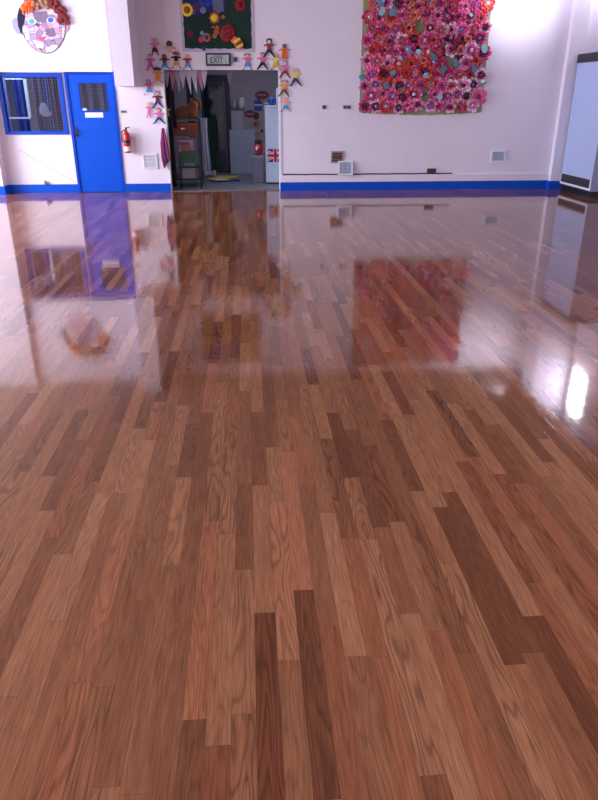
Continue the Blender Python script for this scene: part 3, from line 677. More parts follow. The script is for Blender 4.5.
# hanging scarf left of the doorway
x0, z1 = at(159.5, 127, W-.04)
x, z = at(163, 128, W-.04); zb_ = at(165, 168, W-.04)[1]
t = thing('hanging_scarf', (x, W-.04, zb_), 'purple, red and navy scarf hanging at the left edge of the doorway', 'scarf')
CM = [mat('scarf_maroon', (.25, .01, .04), .9), mat('scarf_purple', (.10, .03, .22), .9), mat('scarf_navy', (.02, .02, .10), .9), mat('scarf_red', (.35, .02, .05), .9)]
for i in range(4):
    s = MB(); dx = (-.045+.03*i)
    s.tube([(x+dx*.25, W-.05, z), (x+dx*.9, W-.055-.008*(i % 2), z-.25), (x+dx*1.2+.01, W-.05, z-.5), (x+dx*.9+.02, W-.05, zb_+.04*i)], [.012, .024, .026, .015], 8)
    obj('strip', s, CM[i], t, smooth=True)
obj('tassel', MB().tube([(x+.03, W-.05, zb_+.06), (x+.04, W-.05, zb_-.04)], [.014, .006], 6), mat('tan_fringe', (.45, .28, .18), .9), t)
obj('hook', MB().tube([(x, W-.002, z+.02), (x, W-.05, z+.02), (x, W-.05, z-.01)], .005, 6), STEEL, t)

# ------------------------------------------------------------------ paper children round the doorway
FC = {k: mat('paper_' + k, v, .8, .1, 30) for k, v in dict(pink=(.68, .16, .38), magenta=(.62, .08, .38), maroon=(.13, .015, .03), black=(.015, .013, .03), navy=(.03, .035, .16), blue=(.03, .30, .72), jeans=(.12, .28, .55),
    yellow=(.78, .68, .18), orange=(.80, .33, .04), deeporange=(.72, .12, .02), gold=(.78, .46, .05), skin=(.75, .45, .40), darkskin=(.25, .10, .07), pale=(.75, .66, .72), blonde=(.68, .50, .20), red=(.42, .03, .06), purple=(.22, .08, .28), grey=(.32, .26, .40), peach=(.78, .42, .36), brown=(.17, .07, .04), darkred=(.30, .03, .05), brick=(.5, .12, .07)).items()}
def figure(px, top, bot, hair, skin, topc, lowc, shoe, label, low='trousers', spread=.5, lean_=0.0, arm=(.9, .9), hairstyle='cap', sx=1.0, split=None, legc=None, y=W-.016):
    x, z1 = at(px, top, y); z0 = at(px, bot, y)[1]; h = z1-z0
    t = thing('paper_child', (x, y, z0), label, 'paper figure', 'paper children pinned round the doorway')
    P = lambda u, v: (x+(u+lean_*(v-.5))*h*sx, z0+v*h)
    th = .0022
    def part(nm, pts, m, lay):
        s = MB(); s.prism([P(*p) for p in pts], y-lay*th*1.5, y-lay*th*1.5+th); obj(nm, s, FC[m], t)
    hr = .125
    def disc(cu, cv, r_, k=16, ry=None): return [(cu+r_*math.cos(2*PI*i/k), cv+(ry or r_)*math.sin(2*PI*i/k)) for i in range(k)]
    hc_ = .86
    if hairstyle == 'cap': part('hair', disc(0, hc_+.02, hr*1.12), hair, 1)
    elif hairstyle == 'long': part('hair', [(-.14, hc_-.18), (-.17, hc_), (-.1, hc_+.14), (.1, hc_+.14), (.17, hc_), (.14, hc_-.18)], hair, 1)
    elif hairstyle == 'afro': part('hair', disc(0, hc_+.01, hr*1.4), hair, 1)
    elif hairstyle == 'bunches': part('hair', [(-.2, hc_-.1), (-.22, hc_+.06), (-.08, hc_+.14), (.08, hc_+.14), (.22, hc_+.06), (.2, hc_-.1), (.1, hc_), (-.1, hc_)], hair, 1)
    elif hairstyle == 'hat': part('hair', [(-.24, hc_-.02), (-.2, hc_+.1), (0, hc_+.15), (.2, hc_+.08), (.26, hc_-.08)], hair, 4)
    part('head', disc(0, hc_-.01, hr*.82), skin, 2)
    part('neck', [(-.03, .78), (-.03, .7), (.03, .7), (.03, .78)], skin, 1)
    # top with raised or lowered arms
    la, ra = arm
    part('top', [(-.12, .42), (-.13, .62), (-.30*1.05, .60+.14*(la-.9)*2), (-.32, .68+.14*(la-.9)*2), (-.12, .74), (.12, .74), (.32, .68+.14*(ra-.9)*2), (.30*1.05, .60+.14*(ra-.9)*2), (.13, .62), (.12, .42)], topc, 3)
    for sg, aa in ((-1, la), (1, ra)): part('hand', disc(sg*.345, .64+.14*(aa-.9)*2, .035, 8), skin, 2)
    s1 = spread*.5
    if low == 'skirt':
        part('skirt', [(-.12, .44), (-.24, .20), (.24, .20), (.12, .44)], lowc, 4)
        for sg in (-1, 1): part('leg', [(sg*.05, .24), (sg*.12, .24), (sg*(s1*.7+.05), .04), (sg*(s1*.7-.02), .04)], legc or skin, 1)
    elif low == 'shorts':
        part('shorts', [(-.12, .44), (-.22, .18), (-.03, .18), (0, .28), (.03, .18), (.22, .18), (.12, .44)], lowc, 4)
        for sg in (-1, 1): part('leg', [(sg*.06, .22), (sg*.15, .22), (sg*(s1*.7+.04), .04), (sg*(s1*.7-.03), .04)], legc or skin, 1)
    elif low == 'tunic':
        part('tunic', [(-.13, .62), (-.20, .12), (.20, .12), (.13, .62)], lowc, 4)
        for sg in (-1, 1): part('leg', [(sg*.06, .14), (sg*.12, .14), (sg*(s1*.7+.03), .03), (sg*(s1*.7-.03), .03)], legc or skin, 1)
    elif low == 'trousers':
        part('trousers', [(-.11, .44), (-s1-.045, .05), (-s1+.05, .03), (0, .30), (s1-.05, .03), (s1+.045, .05), (.11, .44)], lowc, 4)
    if low != 'none':
        q_ = s1 if low == 'trousers' else s1*.7
        for sg in (-1, 1): part('shoe', disc(sg*(q_+.03), .025, .06, 10, .035), shoe, 5)
figure(154, 38, 55, 'blonde', 'skin', 'pink', 'maroon', 'black', 'paper child with blonde bunches, pink top and maroon skirt, uppermost on the left', 'skirt', hairstyle='bunches', legc='maroon')
figure(169, 41.5, 60, 'black', 'brown', 'peach', 'peach', 'black', 'paper child with a black round head and peach top, no legs showing', 'none', hairstyle='afro')
figure(149.5, 54, 70.5, 'grey', 'skin', 'magenta', 'magenta', 'black', 'paper child in an all magenta outfit with grey hair', 'trousers', .45, hairstyle='cap')
figure(164, 54, 69.5, 'brown', 'darkskin', 'maroon', 'blue', 'black', 'paper child with maroon top and bright blue trousers above the doorway corner', 'shorts', .9, hairstyle='long', legc='navy')
figure(175.5, 51.5, 68.5, 'red', 'peach', 'black', 'gold', 'black', 'paper child with a red hat, black top and golden skirt', 'skirt', .7, hairstyle='hat')
figure(186.8, 54, 69.5, 'blonde', 'skin', 'darkred', 'jeans', 'black', 'paper child with long blonde hair, dark red top and pale jeans', 'shorts', .75, hairstyle='long', legc='jeans')
figure(157, 67, 82.5, 'black', 'skin', 'orange', 'orange', 'black', 'paper child in a plain orange tunic beside the doorway corner', 'tunic', .8, hairstyle='hat')
figure(148.3, 79.5, 95, 'purple', 'skin', 'pink', 'blue', 'black', 'paper child with purple hair, pink top and bright blue skirt', 'skirt', .9, hairstyle='long')
figure(157, 91, 108, 'purple', 'peach', 'maroon', 'navy', 'black', 'paper child with purple hair, maroon top and striding navy trousers', 'trousers', .6, hairstyle='cap')
figure(148.5, 102, 118, 'blonde', 'skin', 'pink', 'pink', 'pink', 'slim all-pink paper child lowest but one on the left', 'trousers', .25, .15, hairstyle='bunches', sx=.8)
figure(158.3, 108, 124, 'red', 'peach', 'pink', 'navy', 'black', 'paper child with red hair, pink top and navy trousers, lowest on the left', 'trousers', .7, hairstyle='cap')
figure(247, 53, 69.5, 'brick', 'skin', 'pink', 'blue', 'black', 'paper child with reddish hair, pink top and bright blue shorts right of the EXIT sign', 'shorts', .7, hairstyle='bunches')
figure(262.3, 52.5, 69.5, 'brown', 'peach', 'pink', 'black', 'black', 'paper child with brown hair, pink top and black trousers on the door head', 'trousers', .62, hairstyle='cap')
figure(269, 39, 57, 'black', 'pale', 'darkred', 'black', 'black', 'paper child with a black ring of hair and dark red top, uppermost on the right', 'trousers', .6, hairstyle='afro')
figure(275.4, 53.5, 69.5, 'blonde', 'skin', 'yellow', 'gold', 'black', 'paper child with blonde hair, yellow top and golden skirt', 'shorts', .75, hairstyle='long')
figure(284.3, 44, 60.5, 'navy', 'darkskin', 'deeporange', 'deeporange', 'peach', 'paper child in a long deep orange dress', 'tunic', .4, hairstyle='cap')
figure(284.8, 60.5, 78, 'purple', 'pale', 'pink', 'darkred', 'black', 'paper child with a white face, pink top and dark red trousers', 'trousers', .6, hairstyle='cap')
figure(295.2, 68, 86, 'peach', 'skin', 'yellow', 'navy', 'navy', 'paper child with yellow top and navy trousers, farthest right', 'trousers', .6, -.1, hairstyle='bunches')
figure(284.3, 79.5, 96.5, 'grey', 'peach', 'orange', 'brown', 'black', 'paper child with orange top and brown trousers on the right jamb', 'trousers', .6, .1, hairstyle='bunches')
figure(285.6, 97, 111.5, 'orange', 'skin', 'peach', 'blue', 'brown', 'paper child with peach top and bright blue shorts, lowest on the right', 'shorts', .9, hairstyle='cap', legc='brown')

# ------------------------------------------------------------------ big flower hanging
hx0, hx1, hz0, hz1 = 2.01, 4.235, 1.335, 3.44
t = thing('flower_hanging', ((hx0+hx1)/2, W, hz0), 'huge textile hanging crowded with pink, red and white fabric flowers on green', 'wall hanging')
OLIVE = mat('olive_cloth', (.30, .34, .18), .9, .2, 6, bump=.2)
s = MB(); n = 24
bot = [(hx0+(hx1-hx0)*i/n, hz0-.045*math.sin(PI*i/n)+.006*math.sin(i*2.1)) for i in range(n+1)]
s.prism(bot+[(hx1-.01, hz1), (hx0+.01, hz1)], W-.02, W-.001); obj('backing_cloth', s, OLIVE, t)
obj('hanging_pole', MB().tube([(hx0-.06, W-.03, hz1+.01), (hx1+.06, W-.03, hz1+.01)], .014, 8), BROWN, t)
def petalmat(nm, c, c2):
    if nm in MATS: return MATS[nm]
    m, nt, b = nodes(nm)
    tc = nt.nodes.new('ShaderNodeTexCoord'); nz = nt.nodes.new('ShaderNodeTexNoise'); nz.inputs['Scale'].default_value = 26; nz.inputs['Detail'].default_value = 3
    cr = nt.nodes.new('ShaderNodeValToRGB'); cr.color_ramp.elements[0].color = (*c, 1); cr.color_ramp.elements[1].color = (*c2, 1); cr.color_ramp.elements[0].position = .47; cr.color_ramp.elements[1].position = .58
    nt.links.new(tc.outputs['Object'], nz.inputs['Vector']); nt.links.new(nz.outputs['Fac'], cr.inputs[0]); nt.links.new(cr.outputs[0], b.inputs['Base Color']); b.inputs['Roughness'].default_value = .85
    MATS[nm] = m; return m
PT = [petalmat('petal_red', (.70, .04, .03), (.75, .16, .12)), petalmat('petal_pink', (.82, .08, .28), (.85, .36, .58)), petalmat('petal_palepink', (.82, .36, .56), (.85, .72, .86)), petalmat('petal_magenta', (.50, .02, .16), (.80, .16, .40)),
      petalmat('petal_maroon', (.10, .008, .03), (.45, .03, .12)), petalmat('petal_white', (.82, .78, .92), (.82, .42, .62)), petalmat('petal_coral', (.80, .14, .08), (.82, .36, .34))]
CT = [mat('centre_violet', (.16, .14, .50), .8), mat('centre_dark', (.03, .01, .04), .8), mat('centre_white', (.60, .56, .72), .8), mat('centre_plum', (.14, .02, .10), .8), mat('centre_blue', (.14, .30, .55), .8)]
def flower(mb, cx, cz, R, a, b_, c, seed, base=W-.022):
    """three frilled rings of petals and a button, material slots a, b_, c"""
    rnd = random.Random(seed); npet = rnd.choice((5, 6, 6, 7)); ph = rnd.random()*6; ax, az = rnd.uniform(.88, 1.1), rnd.uniform(.88, 1.1); dome = rnd.uniform(.025, .05)
    tx, tz = rnd.uniform(-.22, .22), rnd.uniform(-.22, .22)
    K = npet*6
    for lay, (r0, r1, lift, mi) in enumerate(((.30, 1.0, .0, a), (.15, .56, .018, b_), (.0, .22, .034, c))):
        rings = []
        for j in range(4):
            f_ = j/3; ring = []
            for k in range(K):
                th = 2*PI*k/K+ph+lay*.4
                lob = abs(math.cos((th-ph)*npet/2))**.6 if lay < 2 else 1
                rr = R*(r0+(r1-r0)*f_*(.62+.38*lob)) if j else R*max(r0, .02)
                rf = .016*math.sin(k*2.7+seed)*f_ if lay < 2 else 0
                yy_ = base-(.006+lift+dome*(1-(1-f_)**2 if lay < 2 else 1-f_*.6)*(.7+.3*lob)+rf)
                X_, Z_ = rr*math.cos(th)*ax, rr*math.sin(th)*az
                yy_ = min(yy_+tx*X_+tz*Z_, base-.002)
                ring.append((cx+X_, yy_, cz+Z_))
            rings.append(ring)
        vs = [v for r_ in rings for v in r_]; mb.mi = mi
        fs = [(j*K+k, j*K+(k+1) % K, (j+1)*K+(k+1) % K, (j+1)*K+k) for j in range(3) for k in range(K)] + [tuple(range(K))]
        mb._add(vs, fs)
rf_ = random.Random(11)
spots = []
cols_, rows_ = 11, 12
for r__ in range(rows_):
    for c__ in range(cols_):
        fx = hx0+.10+(hx1-hx0-.2)*(c__+.5*(r__ % 2)*.9)/(cols_-.55)+rf_.uniform(-.03, .03)
        fz = hz0+.10+(hz1-hz0-.17)*r__/(rows_-1)+rf_.uniform(-.03, .03)
        if rf_.random() < (.05 if fx < 3.0 else .03): continue
        spots.append((fx, fz))
spots = spots[:165]
extra = MB(); k_ = 0
allm = PT+CT
for i, (fx, fz) in enumerate(spots):
    zone = rf_.random(); left = fx < 3.2
    a = rf_.choice([0, 0, 1, 3, 2, 1, 6] if left else [1, 3, 3, 2, 5, 4, 1, 0])
    b_ = rf_.choice([3, 4, 0, 3, 4, 1] if a in (1, 2, 5) else [0, 6, 0, 3, 4]); c = rf_.choice([0, 1, 2, 3, 3, 1, 4])+len(PT)
    if fz < 1.75: a = rf_.choice([1, 2, 1, 5, 0, 2, 3]); b_ = rf_.choice([3, 4, 3, 1])
    R = rf_.uniform(.108, .150)
    if i < 100:
        s = MB(); flower(s, fx, fz, R, 0, 1, 2, i); o = obj('fabric_flower', s, [allm[a], allm[b_], allm[c]], t)
    else:
        flower(extra, fx, fz, R, a, b_, c, i)
o = obj('fabric_flowers', extra, allm, t); o['kind'] = 'stuff'
TEAL = [mat('leaf_teal', (.12, .30, .42), .9, .15), mat('leaf_slate', (.10, .19, .27), .9, .15), mat('leaf_aqua', (.30, .55, .68), .9, .15)]
for i in range(40):
    fx, fz = rf_.uniform(hx0+.02, hx1-.02), rf_.uniform(hz0+.08, hz1-.05); a = rf_.uniform(0, PI); R = rf_.uniform(.05, .075)
    s = MB(); pts = [(fx+R*math.cos(k*PI/8)*math.cos(a)*.72-R*math.sin(k*PI/8)*math.sin(a), fz+R*math.cos(k*PI/8)*.72*math.sin(a)+R*math.sin(k*PI/8)*math.cos(a)) for k in range(16)]
    s.prism(pts, W-(.045 if i % 3 else .09)-.0006*i, W-(.038 if i % 3 else .083)-.0006*i); obj('felt_leaf', s, rf_.choice(TEAL), t)

# ------------------------------------------------------------------ dark green garden picture
gx0, gx1, gz0, gz1 = -1.055, .165, 2.29, 3.42
t = thing('garden_collage', ((gx0+gx1)/2, W, gz0), 'dark green collage of a garden with flowers and a red ladybird above the doorway', 'picture')
obj('border', B(gx0, gx1, W-.012, W-.001, gz0, gz1), mat('lilac_border', (.56, .53, .68), .8), t)
s = MB(); n = 24
pb = [(gx0+.045+(gx1-gx0-.09)*i/n, gz0+.05+.007*math.sin(i*1.9)) for i in range(n+1)]
pr = [(gx1-.045+.006*math.sin(i*2.3), gz0+.05+(gz1-gz0-.1)*(i+1)/14) for i in range(12)]
pl_ = [(gx0+.045+.006*math.sin(i*2.7), gz0+.05+(gz1-gz0-.1)*(i+1)/14) for i in range(12)][::-1]
s.prism(pb+pr+[(gx1-.045, gz1-.04), (gx0+.045, gz1-.04)]+pl_, W-.02, W-.0125)
obj('green_cloth', s, mat('forest_cloth', (.010, .035, .030), .95, .6, 40, bump=.6), t)
def blob(px, py, r, m, nm, lay=1, rz_=None, k=18, jag=0.0, parent=t, y=None):
    x, z = at(px, py, W-.02); rz_ = rz_ or r
    s = MB(); s.prism([(x+r*(1+jag*(i % 2))*math.cos(2*PI*i/k), z+rz_*(1+jag*(i % 2))*math.sin(2*PI*i/k)) for i in range(k)], W-.021-.006*lay, W-.0205-.006*(lay-1)); return obj(nm, s, m, parent)
YL = mat('sun_yellow', (.85, .66, .05), .6); OR = mat('collage_orange', (.70, .22, .03), .7); RD = mat('collage_red', (.28, .010, .02), .8); BLU = mat('collage_blue', (.02, .04, .30), .7)
# sky and pond area at the top
sk = MB(); p_ = [at(*q, W-.02) for q in ((182, 0), (183, 9), (190, 15), (200, 16), (210, 10), (212, 12), (224, 12), (226, 0))]
sk.prism(p_+[(p_[-1][0], gz1-.06), (p_[0][0], gz1-.06)], W-.022, W-.0205); obj('sky_patch', sk, mat('deep_blue_cloth', (.015, .025, .16), .9, .6, 25), t)
sk = MB(); p_ = [at(*q, W-.02) for q in ((212, 1), (213, 10), (219, 13), (224, 11), (223, 1))]; sk.prism(p_+[(p_[-1][0], 3.3), (p_[0][0], 3.3)], W-.025, W-.0222); obj('grey_patch', sk, mat('slate_cloth', (.12, .15, .26), .9, .3, 20), t)
for (px, py, r, c) in ((196, 7, .05, (.10, .03, .09)), (203, 10, .045, (.20, .22, .34)), (194, 12, .03, (.13, .05, .08)), (201, 4, .05, (.03, .05, .35)), (208, 3, .05, (.02, .05, .4))):
    blob(px, py, r, mat('sky_bit_%d' % px, c, .9, .3, 40), 'scrap', 1, jag=.3)
def bloom(px, py, r, mp, mc, n=9, lay=1, dome=True, name='flower', rc=.5):
    x, z = at(px, py, W-.02); f_ = MB()
    for i in range(n):
        a = 2*PI*i/n; ca, sa = math.cos(a), math.sin(a)
        f_.prism([(x+ca*r*.3-sa*r*.12, z+sa*r*.3+ca*r*.12), (x+ca*r*.75-sa*r*.30, z+sa*r*.75+ca*r*.30), (x+ca*r, z+sa*r), (x+ca*r*.75+sa*r*.30, z+sa*r*.75-ca*r*.30), (x+ca*r*.3+sa*r*.12, z+sa*r*.3-ca*r*.12)], W-.032-.001*(i % 3), W-.026)
    o = obj(name, f_, mp, t)
    obj('flower_centre', MB().ell((x, W-.033, z), (r*rc, .03, r*rc)), mc, o, smooth=True)
bloom(187, 10, .105, YL, mat('centre_brick', (.38, .08, .02), .7), 12)
bloom(214.5, 18, .10, mat('collage_brick', (.35, .06, .03), .7), YL, 8, rc=.62)
bloom(240, 5, .10, RD, mat('dark_crimson', (.15, .005, .01), .8), 9, rc=.4)
bloom(206.5, 37.5, .075, mat('collage_ochre', (.42, .18, .04), .7), BLU, 8, rc=.45)
blob(201, 39.5, .045, mat('collage_rose', (.55, .03, .12), .7), 'petal', 1); blob(202, 33, .032, mat('collage_sky', (.06, .38, .68), .7), 'petal', 1); blob(204, 49, .03, BLU, 'blue_bead', 1)
blob(190, 34, .045, mat('collage_wine', (.16, .01, .02), .8), 'small_flower', 1, jag=.3)
blob(223, 17, .03, mat('collage_ochre', (0, 0, 0)), 'petal', 1)
for (px, py, a) in ((217, 28, .035), (216.5, 32, .04), (214.5, 36, .035), (213, 27, .02)): blob(px, py, a, mat('orange_brown_leaf', (.45, .13, .03), .7), 'leaf', 1, jag=.2)
# ladybird
x, z = at(227.5, 33, W-.02)
lb = obj('ladybird', MB().ell((x, W-.028, z), (.125, .035, .14), 20, 12, rot=RY(.6)), RD, t, smooth=True)
for dx, dz in ((-.05, .05), (.03, .07), (-.02, -.02), (.05, -.0), (-.06, -.04), (.03, -.07)):
    obj('spot', MB().ell((x+dx, W-.058, z+dz), (.02, .008, .02), 10, 6), BLACK, lb)
blob(234, 40, .055, OR, 'orange_patch', 3)
# striped bee
x, z = at(238.5, 43.5, W-.02)
bee = obj('bee', MB().ell((x, W-.05, z), (.075, .03, .10), 18, 12, rot=RY(-.5)), OR, t, smooth=True)
for k in range(3):
    q_ = -.05+.05*k
    cx_, cz_ = x+q_*math.sin(-.5), z+q_*math.cos(-.5)
    obj('stripe', MB().box(cx_-.062, cx_+.062, W-.086, W-.06, cz_-.011, cz_+.011, rot=RY(-.5)), mat('stripe_yellow', (.85, .72, .2), .7) if k % 2 == 0 else BLACK, bee)

# ------------------------------------------------------------------ patchwork face on the bulkhead
YF = 12.95
fx, fz = at(42, 27, YF)
t = thing('face_collage', (fx, YF, fz-.45), 'large patchwork face with orange, brown and dark red hair, on the white bulkhead', 'picture')
def fpt(px, py): return at(px, py, YF-.02)
def fpoly(pix, m, nm, lay, parent=t, sm=False): 
    s = MB(); s.prism([fpt(*p) for p in pix], YF-.008-.004*lay, YF-.0085-.004*(lay-1) if lay else YF-.001); return obj(nm, s, m, parent)
def voronoi_skin():
    m, nt, b = nodes('patchwork_skin'); N, L = nt.nodes, nt.links
    tc = N.new('ShaderNodeTexCoord'); mpn = N.new('ShaderNodeMapping'); mpn.inputs['Scale'].default_value = (1, 0, 1.15); L.new(tc.outputs['Object'], mpn.inputs[0])
    v = N.new('ShaderNodeTexVoronoi'); v.inputs['Scale'].default_value = 9.5; v.voronoi_dimensions = '3D'; v.inputs['Randomness'].default_value = .7
    e = N.new('ShaderNodeTexVoronoi'); e.feature = 'DISTANCE_TO_EDGE'; e.inputs['Scale'].default_value = 9.5; e.inputs['Randomness'].default_value = .7
    L.new(mpn.outputs[0], v.inputs['Vector']); L.new(mpn.outputs[0], e.inputs['Vector'])
    cr = N.new('ShaderNodeValToRGB'); cr.color_ramp.interpolation = 'CONSTANT'
    sc = N.new('ShaderNodeSeparateColor'); L.new(v.outputs['Color'], sc.inputs[0]); L.new(sc.outputs[0], cr.inputs[0])
    el = cr.color_ramp.elements; cs = [(.70, .50, .70), (.60, .34, .50), (.42, .32, .48), (.76, .62, .80), (.72, .66, .60), (.36, .26, .40), (.74, .50, .62)]
    el[0].color = (*cs[0], 1); el[0].position = 0; el[1].position = .99; el[1].color = (*cs[-1], 1)
    for i, c in enumerate(cs[1:-1]): k = el.new((i+1)/6.2); k.color = (*c, 1)
    lt = N.new('ShaderNodeMath'); lt.operation = 'LESS_THAN'; L.new(e.outputs['Distance'], lt.inputs[0]); lt.inputs[1].default_value = .022
    mx = N.new('ShaderNodeMix'); mx.data_type = 'RGBA'; L.new(lt.outputs[0], mx.inputs[0]); L.new(cr.outputs[0], mx.inputs[6]); mx.inputs[7].default_value = (.10, .06, .12, 1)
    L.new(mx.outputs[2], b.inputs['Base Color']); b.inputs['Roughness'].default_value = .8
    return m
outline = [(20, 22), (21, 30), (25, 38), (31, 46), (38, 51), (46, 53), (53, 51.5), (59, 46), (63, 39), (65.5, 30), (66, 18), (63, 8), (56, 0), (47, -5), (36, -6), (26, -1), (21, 8)]
o = fpoly([(42.5+(a-42.5)*1.03, 24+(b-24)*1.03) for a, b in outline], mat('face_outline', (.10, .07, .16), .8), 'outline_card', 0)
fpoly(outline, voronoi_skin(), 'face', 1)
fpoly([(18.5, 18), (14, 17.5), (11.5, 21), (13, 29), (16.5, 33.5), (20, 34)], mat('ear_lilac', (.36, .34, .56), .8), 'ear', 1)
fpoly([(65.5, 24), (69, 25), (69, 29), (66.5, 32), (64, 32)], mat('ear_pink', (.45, .28, .42), .8), 'ear', 1)
fpoly([(18, 26), (17, 16), (19, 8), (25, 3), (24, 10), (25, 18), (22, 28), (22.5, 35), (20, 31)], mat('black_wool', (.015, .015, .05), .95), 'dark_hair', 2)
def curls(pts, m, nm, r=.05, lab=None):
    s = MB(); rd = random.Random(len(pts)+int(pts[0][0]))
    for (a, b) in pts:
        x, z = fpt(a, b)
        for k in range(4): s.ell((x+rd.uniform(-.03, .03), YF-.035-rd.random()*.02, z+rd.uniform(-.03, .03)), (r*rd.uniform(.5, .8), .02, r*rd.uniform(.5, .8)), 8, 6)
    obj(nm, s, m, t, smooth=True, label=lab)
curls([(25, 8), (27, 4), (30, 8), (28, 0), (32, 3), (26, 11), (31, -3)], mat('orange_wool', (.80, .13, .02), .95, .3, 40, bump=.6), 'hair_tuft', .055, 'orange wool hair')
curls([(35, 3), (38, 6), (42, 3), (46, 6), (40, 0), (44, -2), (37, -4), (47, 1)], mat('tan_wool', (.36, .18, .11), .95, .3, 40, bump=.6), 'hair_tuft', .05, 'tan wool hair')
curls([(50, 3), (54, 7), (58, 5), (57, 11), (61, 10), (60, 16), (64, 15), (62, 20), (66, 20), (68, 21), (55, 0), (60, 20), (51, -3), (64, 9)], mat('dark_red_wool', (.20, .025, .03), .95, .35, 40, bump=.6), 'hair_tuft', .055, 'dark red wool hair')
for (px, py, c) in ((31.5, 21.5, (.05, .42, .50)), (50.5, 20, (.03, .14, .55))):
    def el_(cx_, cy_, rx, ry): return [(cx_+rx*math.cos(k*PI/8), cy_+ry*math.sin(k*PI/8)) for k in range(16)]
    ey = fpoly(el_(px+.5, py, 4.6, 2.9), mat('eye_white', (.75, .78, .85), .6), 'eye', 2); fpoly(el_(px, py, 2.8, 2.5), mat('iris_%d' % int(px), c, .5), 'iris', 3, ey)
fpoly([(37, 36), (41, 37), (47, 36), (44, 40), (42, 41.5), (40, 40)], mat('hot_pink_felt', (.85, .08, .28), .8), 'mouth', 2)
fpoly([(32, 12), (47, 11), (48, 20), (43, 23), (35, 21)], mat('mauve_patch', (.22, .16, .26), .9, .4, 30), 'brow_patch', 1.4)
fpoly([(45, 29), (54, 28), (56, 36), (50, 37), (46, 35)], mat('mauve_patch', (0, 0, 0)), 'cheek_patch', 1.4)

# ------------------------------------------------------------------ tall vented cabinet on the right
cxl = 5.835; cya, cyb = 11.72, 12.95
t = thing('vented_cabinet', (6.3, 12.45, 0), 'tall pale blue-white cabinet with black top band and dark vent in the right corner', 'cabinet')
CB = mat('pale_blue_laminate', (.42, .52, .80), .35, .03, 2)
obj('carcass', B(cxl+.012, XR-.01, cya+.012, cyb, .10, 2.13), mat('shaded_side_laminate', (.30, .32, .48), .5), t, bevel=.002)
# side facing the hall: panels
zs = [.30, .95, 1.55, 2.125]
for i in range(3): obj('front_panel', B(cxl, cxl+.011, cya+.012, cyb-.006, zs[i]+.001, zs[i+1]-.001), CB, t)
obj('end_panel', B(cxl, XR-.01, cya, cya+.011, .10, 2.125), mat('shaded_side_laminate', (0, 0, 0)), t)  # near face in shade: the darkening is put into its colour
obj('top_band', B(cxl-.012, XR-.01, cya-.012, cyb+.012, 2.131, 2.27), BLACK, t, bevel=.004)
s = MB(); g0, g1, y0_, y1_ = .115, .298, cya+.012, cyb-.006
s.box(cxl-.008, cxl+.011, y0_, y1_, g0, g0+.03); s.box(cxl-.008, cxl+.011, y0_, y0_+.035, g0+.03, g1); s.box(cxl-.008, cxl+.011, y1_-.02, y1_, g0+.03, g1); s.box(cxl-.008, cxl+.011, y0_, y1_, g1-.006, g1)
gf = obj('vent_frame', s, WHITE, t)
obj('vent_backing', B(cxl+.006, cxl+.0115, y0_+.03, y1_-.02, g0+.03, g1-.006), DARK, t)
s = MB()
for k in range(7): z = g0+.04+k*.020; s.box(cxl-.004, cxl+.005, y0_+.035, y1_-.02, z, z+.007)
obj('vent_slats', s, mat('dark_slats', (.06, .045, .06), .5), t)
obj('plinth', B(cxl+.04, XR-.01, cya+.04, cyb, 0, .099), mat('black_plinth', (.015, .012, .015), .4), t)

# ------------------------------------------------------------------ daylight and added fill lights
wd = bpy.data.worlds.new('sky'); scn.world = wd; wd.use_nodes = True
bg = wd.node_tree.nodes['Background']; bg.inputs[0].default_value = (.72, .82, 1, 1); bg.inputs[1].default_value = 6
def area(name, loc, rot, sx, sy, power, col):
    l = bpy.data.lights.new(name, 'AREA'); l.shape = 'RECTANGLE'; l.size = sx; l.size_y = sy; l.energy = power; l.color = col
    o = bpy.data.objects.new(name, l); C.objects.link(o); o.location = loc; o.rotation_euler = rot; return o
COOL = (.88, .87, 1.0)
for i, (a, b_) in enumerate(LW):
    area('window_light', (XL-.04, (a+b_)/2, 2.05), (0, -PI/2, 0), 2.2, b_-a-.12, (110, 170, 600)[i], COOL)
area('clerestory_light', (XR-.03, (CY0+CY1)/2, (CZ0+CZ1)/2), (0, PI/2, 0), .9, .56, 60, COOL)
area('store_fill', (.3, 14.3, 2.56), (.25, 0, 0), .8, .5, 15, (.8, .85, 1))  # hidden lamp added to lift the dark storeroom
area('inner_room_fill', (-4.6, 13.9, 2.6), (0, 0, 0), .8, .6, 30, (.7, .8, 1))  # unseen lamp added so the room behind the window shows
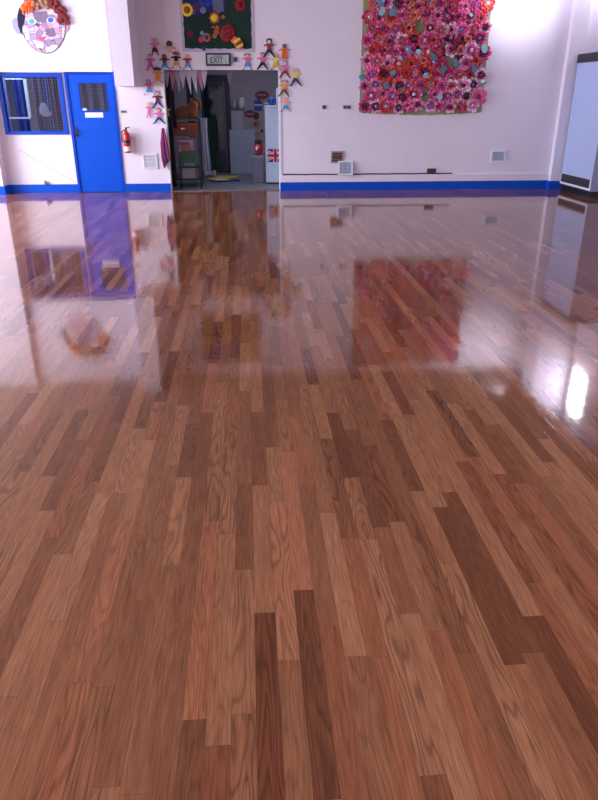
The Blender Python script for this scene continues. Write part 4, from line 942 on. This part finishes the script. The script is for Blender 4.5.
# unseen ceiling panels with frames, added as general fill for the hall
def fill_panel(x, y, sx, sy, power, n):
    s = MB(); s.box(x-sx/2-.05, x+sx/2+.05, y-sy/2-.05, y-sy/2, ZC-.02, ZC-.001); s.box(x-sx/2-.05, x+sx/2+.05, y+sy/2, y+sy/2+.05, ZC-.02, ZC-.001)
    s.box(x-sx/2-.05, x-sx/2, y-sy/2, y+sy/2, ZC-.02, ZC-.001); s.box(x+sx/2, x+sx/2+.05, y-sy/2, y+sy/2, ZC-.02, ZC-.001)
    struct('trim_%d' % n, s, WHITE)
    area('panel_fill_light', (x, y, ZC-.006), (0, 0, 0), sx, sy, power, COOL)
sp = bpy.data.lights.new('wall_fill_spot', 'SPOT'); sp.energy = 210; sp.spot_size = math.radians(84); sp.spot_blend = 1; sp.shadow_soft_size = .05; sp.color = COOL
so = bpy.data.objects.new('wall_fill_spot', sp); C.objects.link(so); so.location = (4.75, 11.5, 3.5); so.rotation_euler = (Vector((4.65, 13.1, 3.4))-so.location).to_track_quat('-Z', 'Y').to_euler()  # added spot, brightens the upper right of the back wall
struct('trim_9', MB().tube([(4.75, 11.46, 3.5), (4.75, 11.42, 3.505), (4.75, 11.3, 3.53)], [.06, .065, .05], 12), DARK)  # made-up housing behind the added wall spot
for i, (x, y) in enumerate(((-3.5, -1.0), (0, -1.0), (3.5, -1.0), (-4.5, 3.0), (5.2-.9, 3.0))): fill_panel(x, y, 1.2, 1.2, (52, 52, 52, 68, 68)[i], 10+i)

# ------------------------------------------------------------------ camera
cam = bpy.data.cameras.new('camera'); co = bpy.data.objects.new('camera', cam); C.objects.link(co)
cam.sensor_fit = 'VERTICAL'; cam.sensor_height = 24; cam.lens = FPX/800*24; cam.clip_start = .05
co.location = (0, 0, H); co.rotation_euler = (PI/2-PITCH, 0, -YAW)
scn.camera = co
vs_ = scn.view_settings; vs_.view_transform = 'Standard'; vs_.look = 'None'; vs_.gamma = 1; vs_.use_curve_mapping = False
vs_.exposure = 0.0
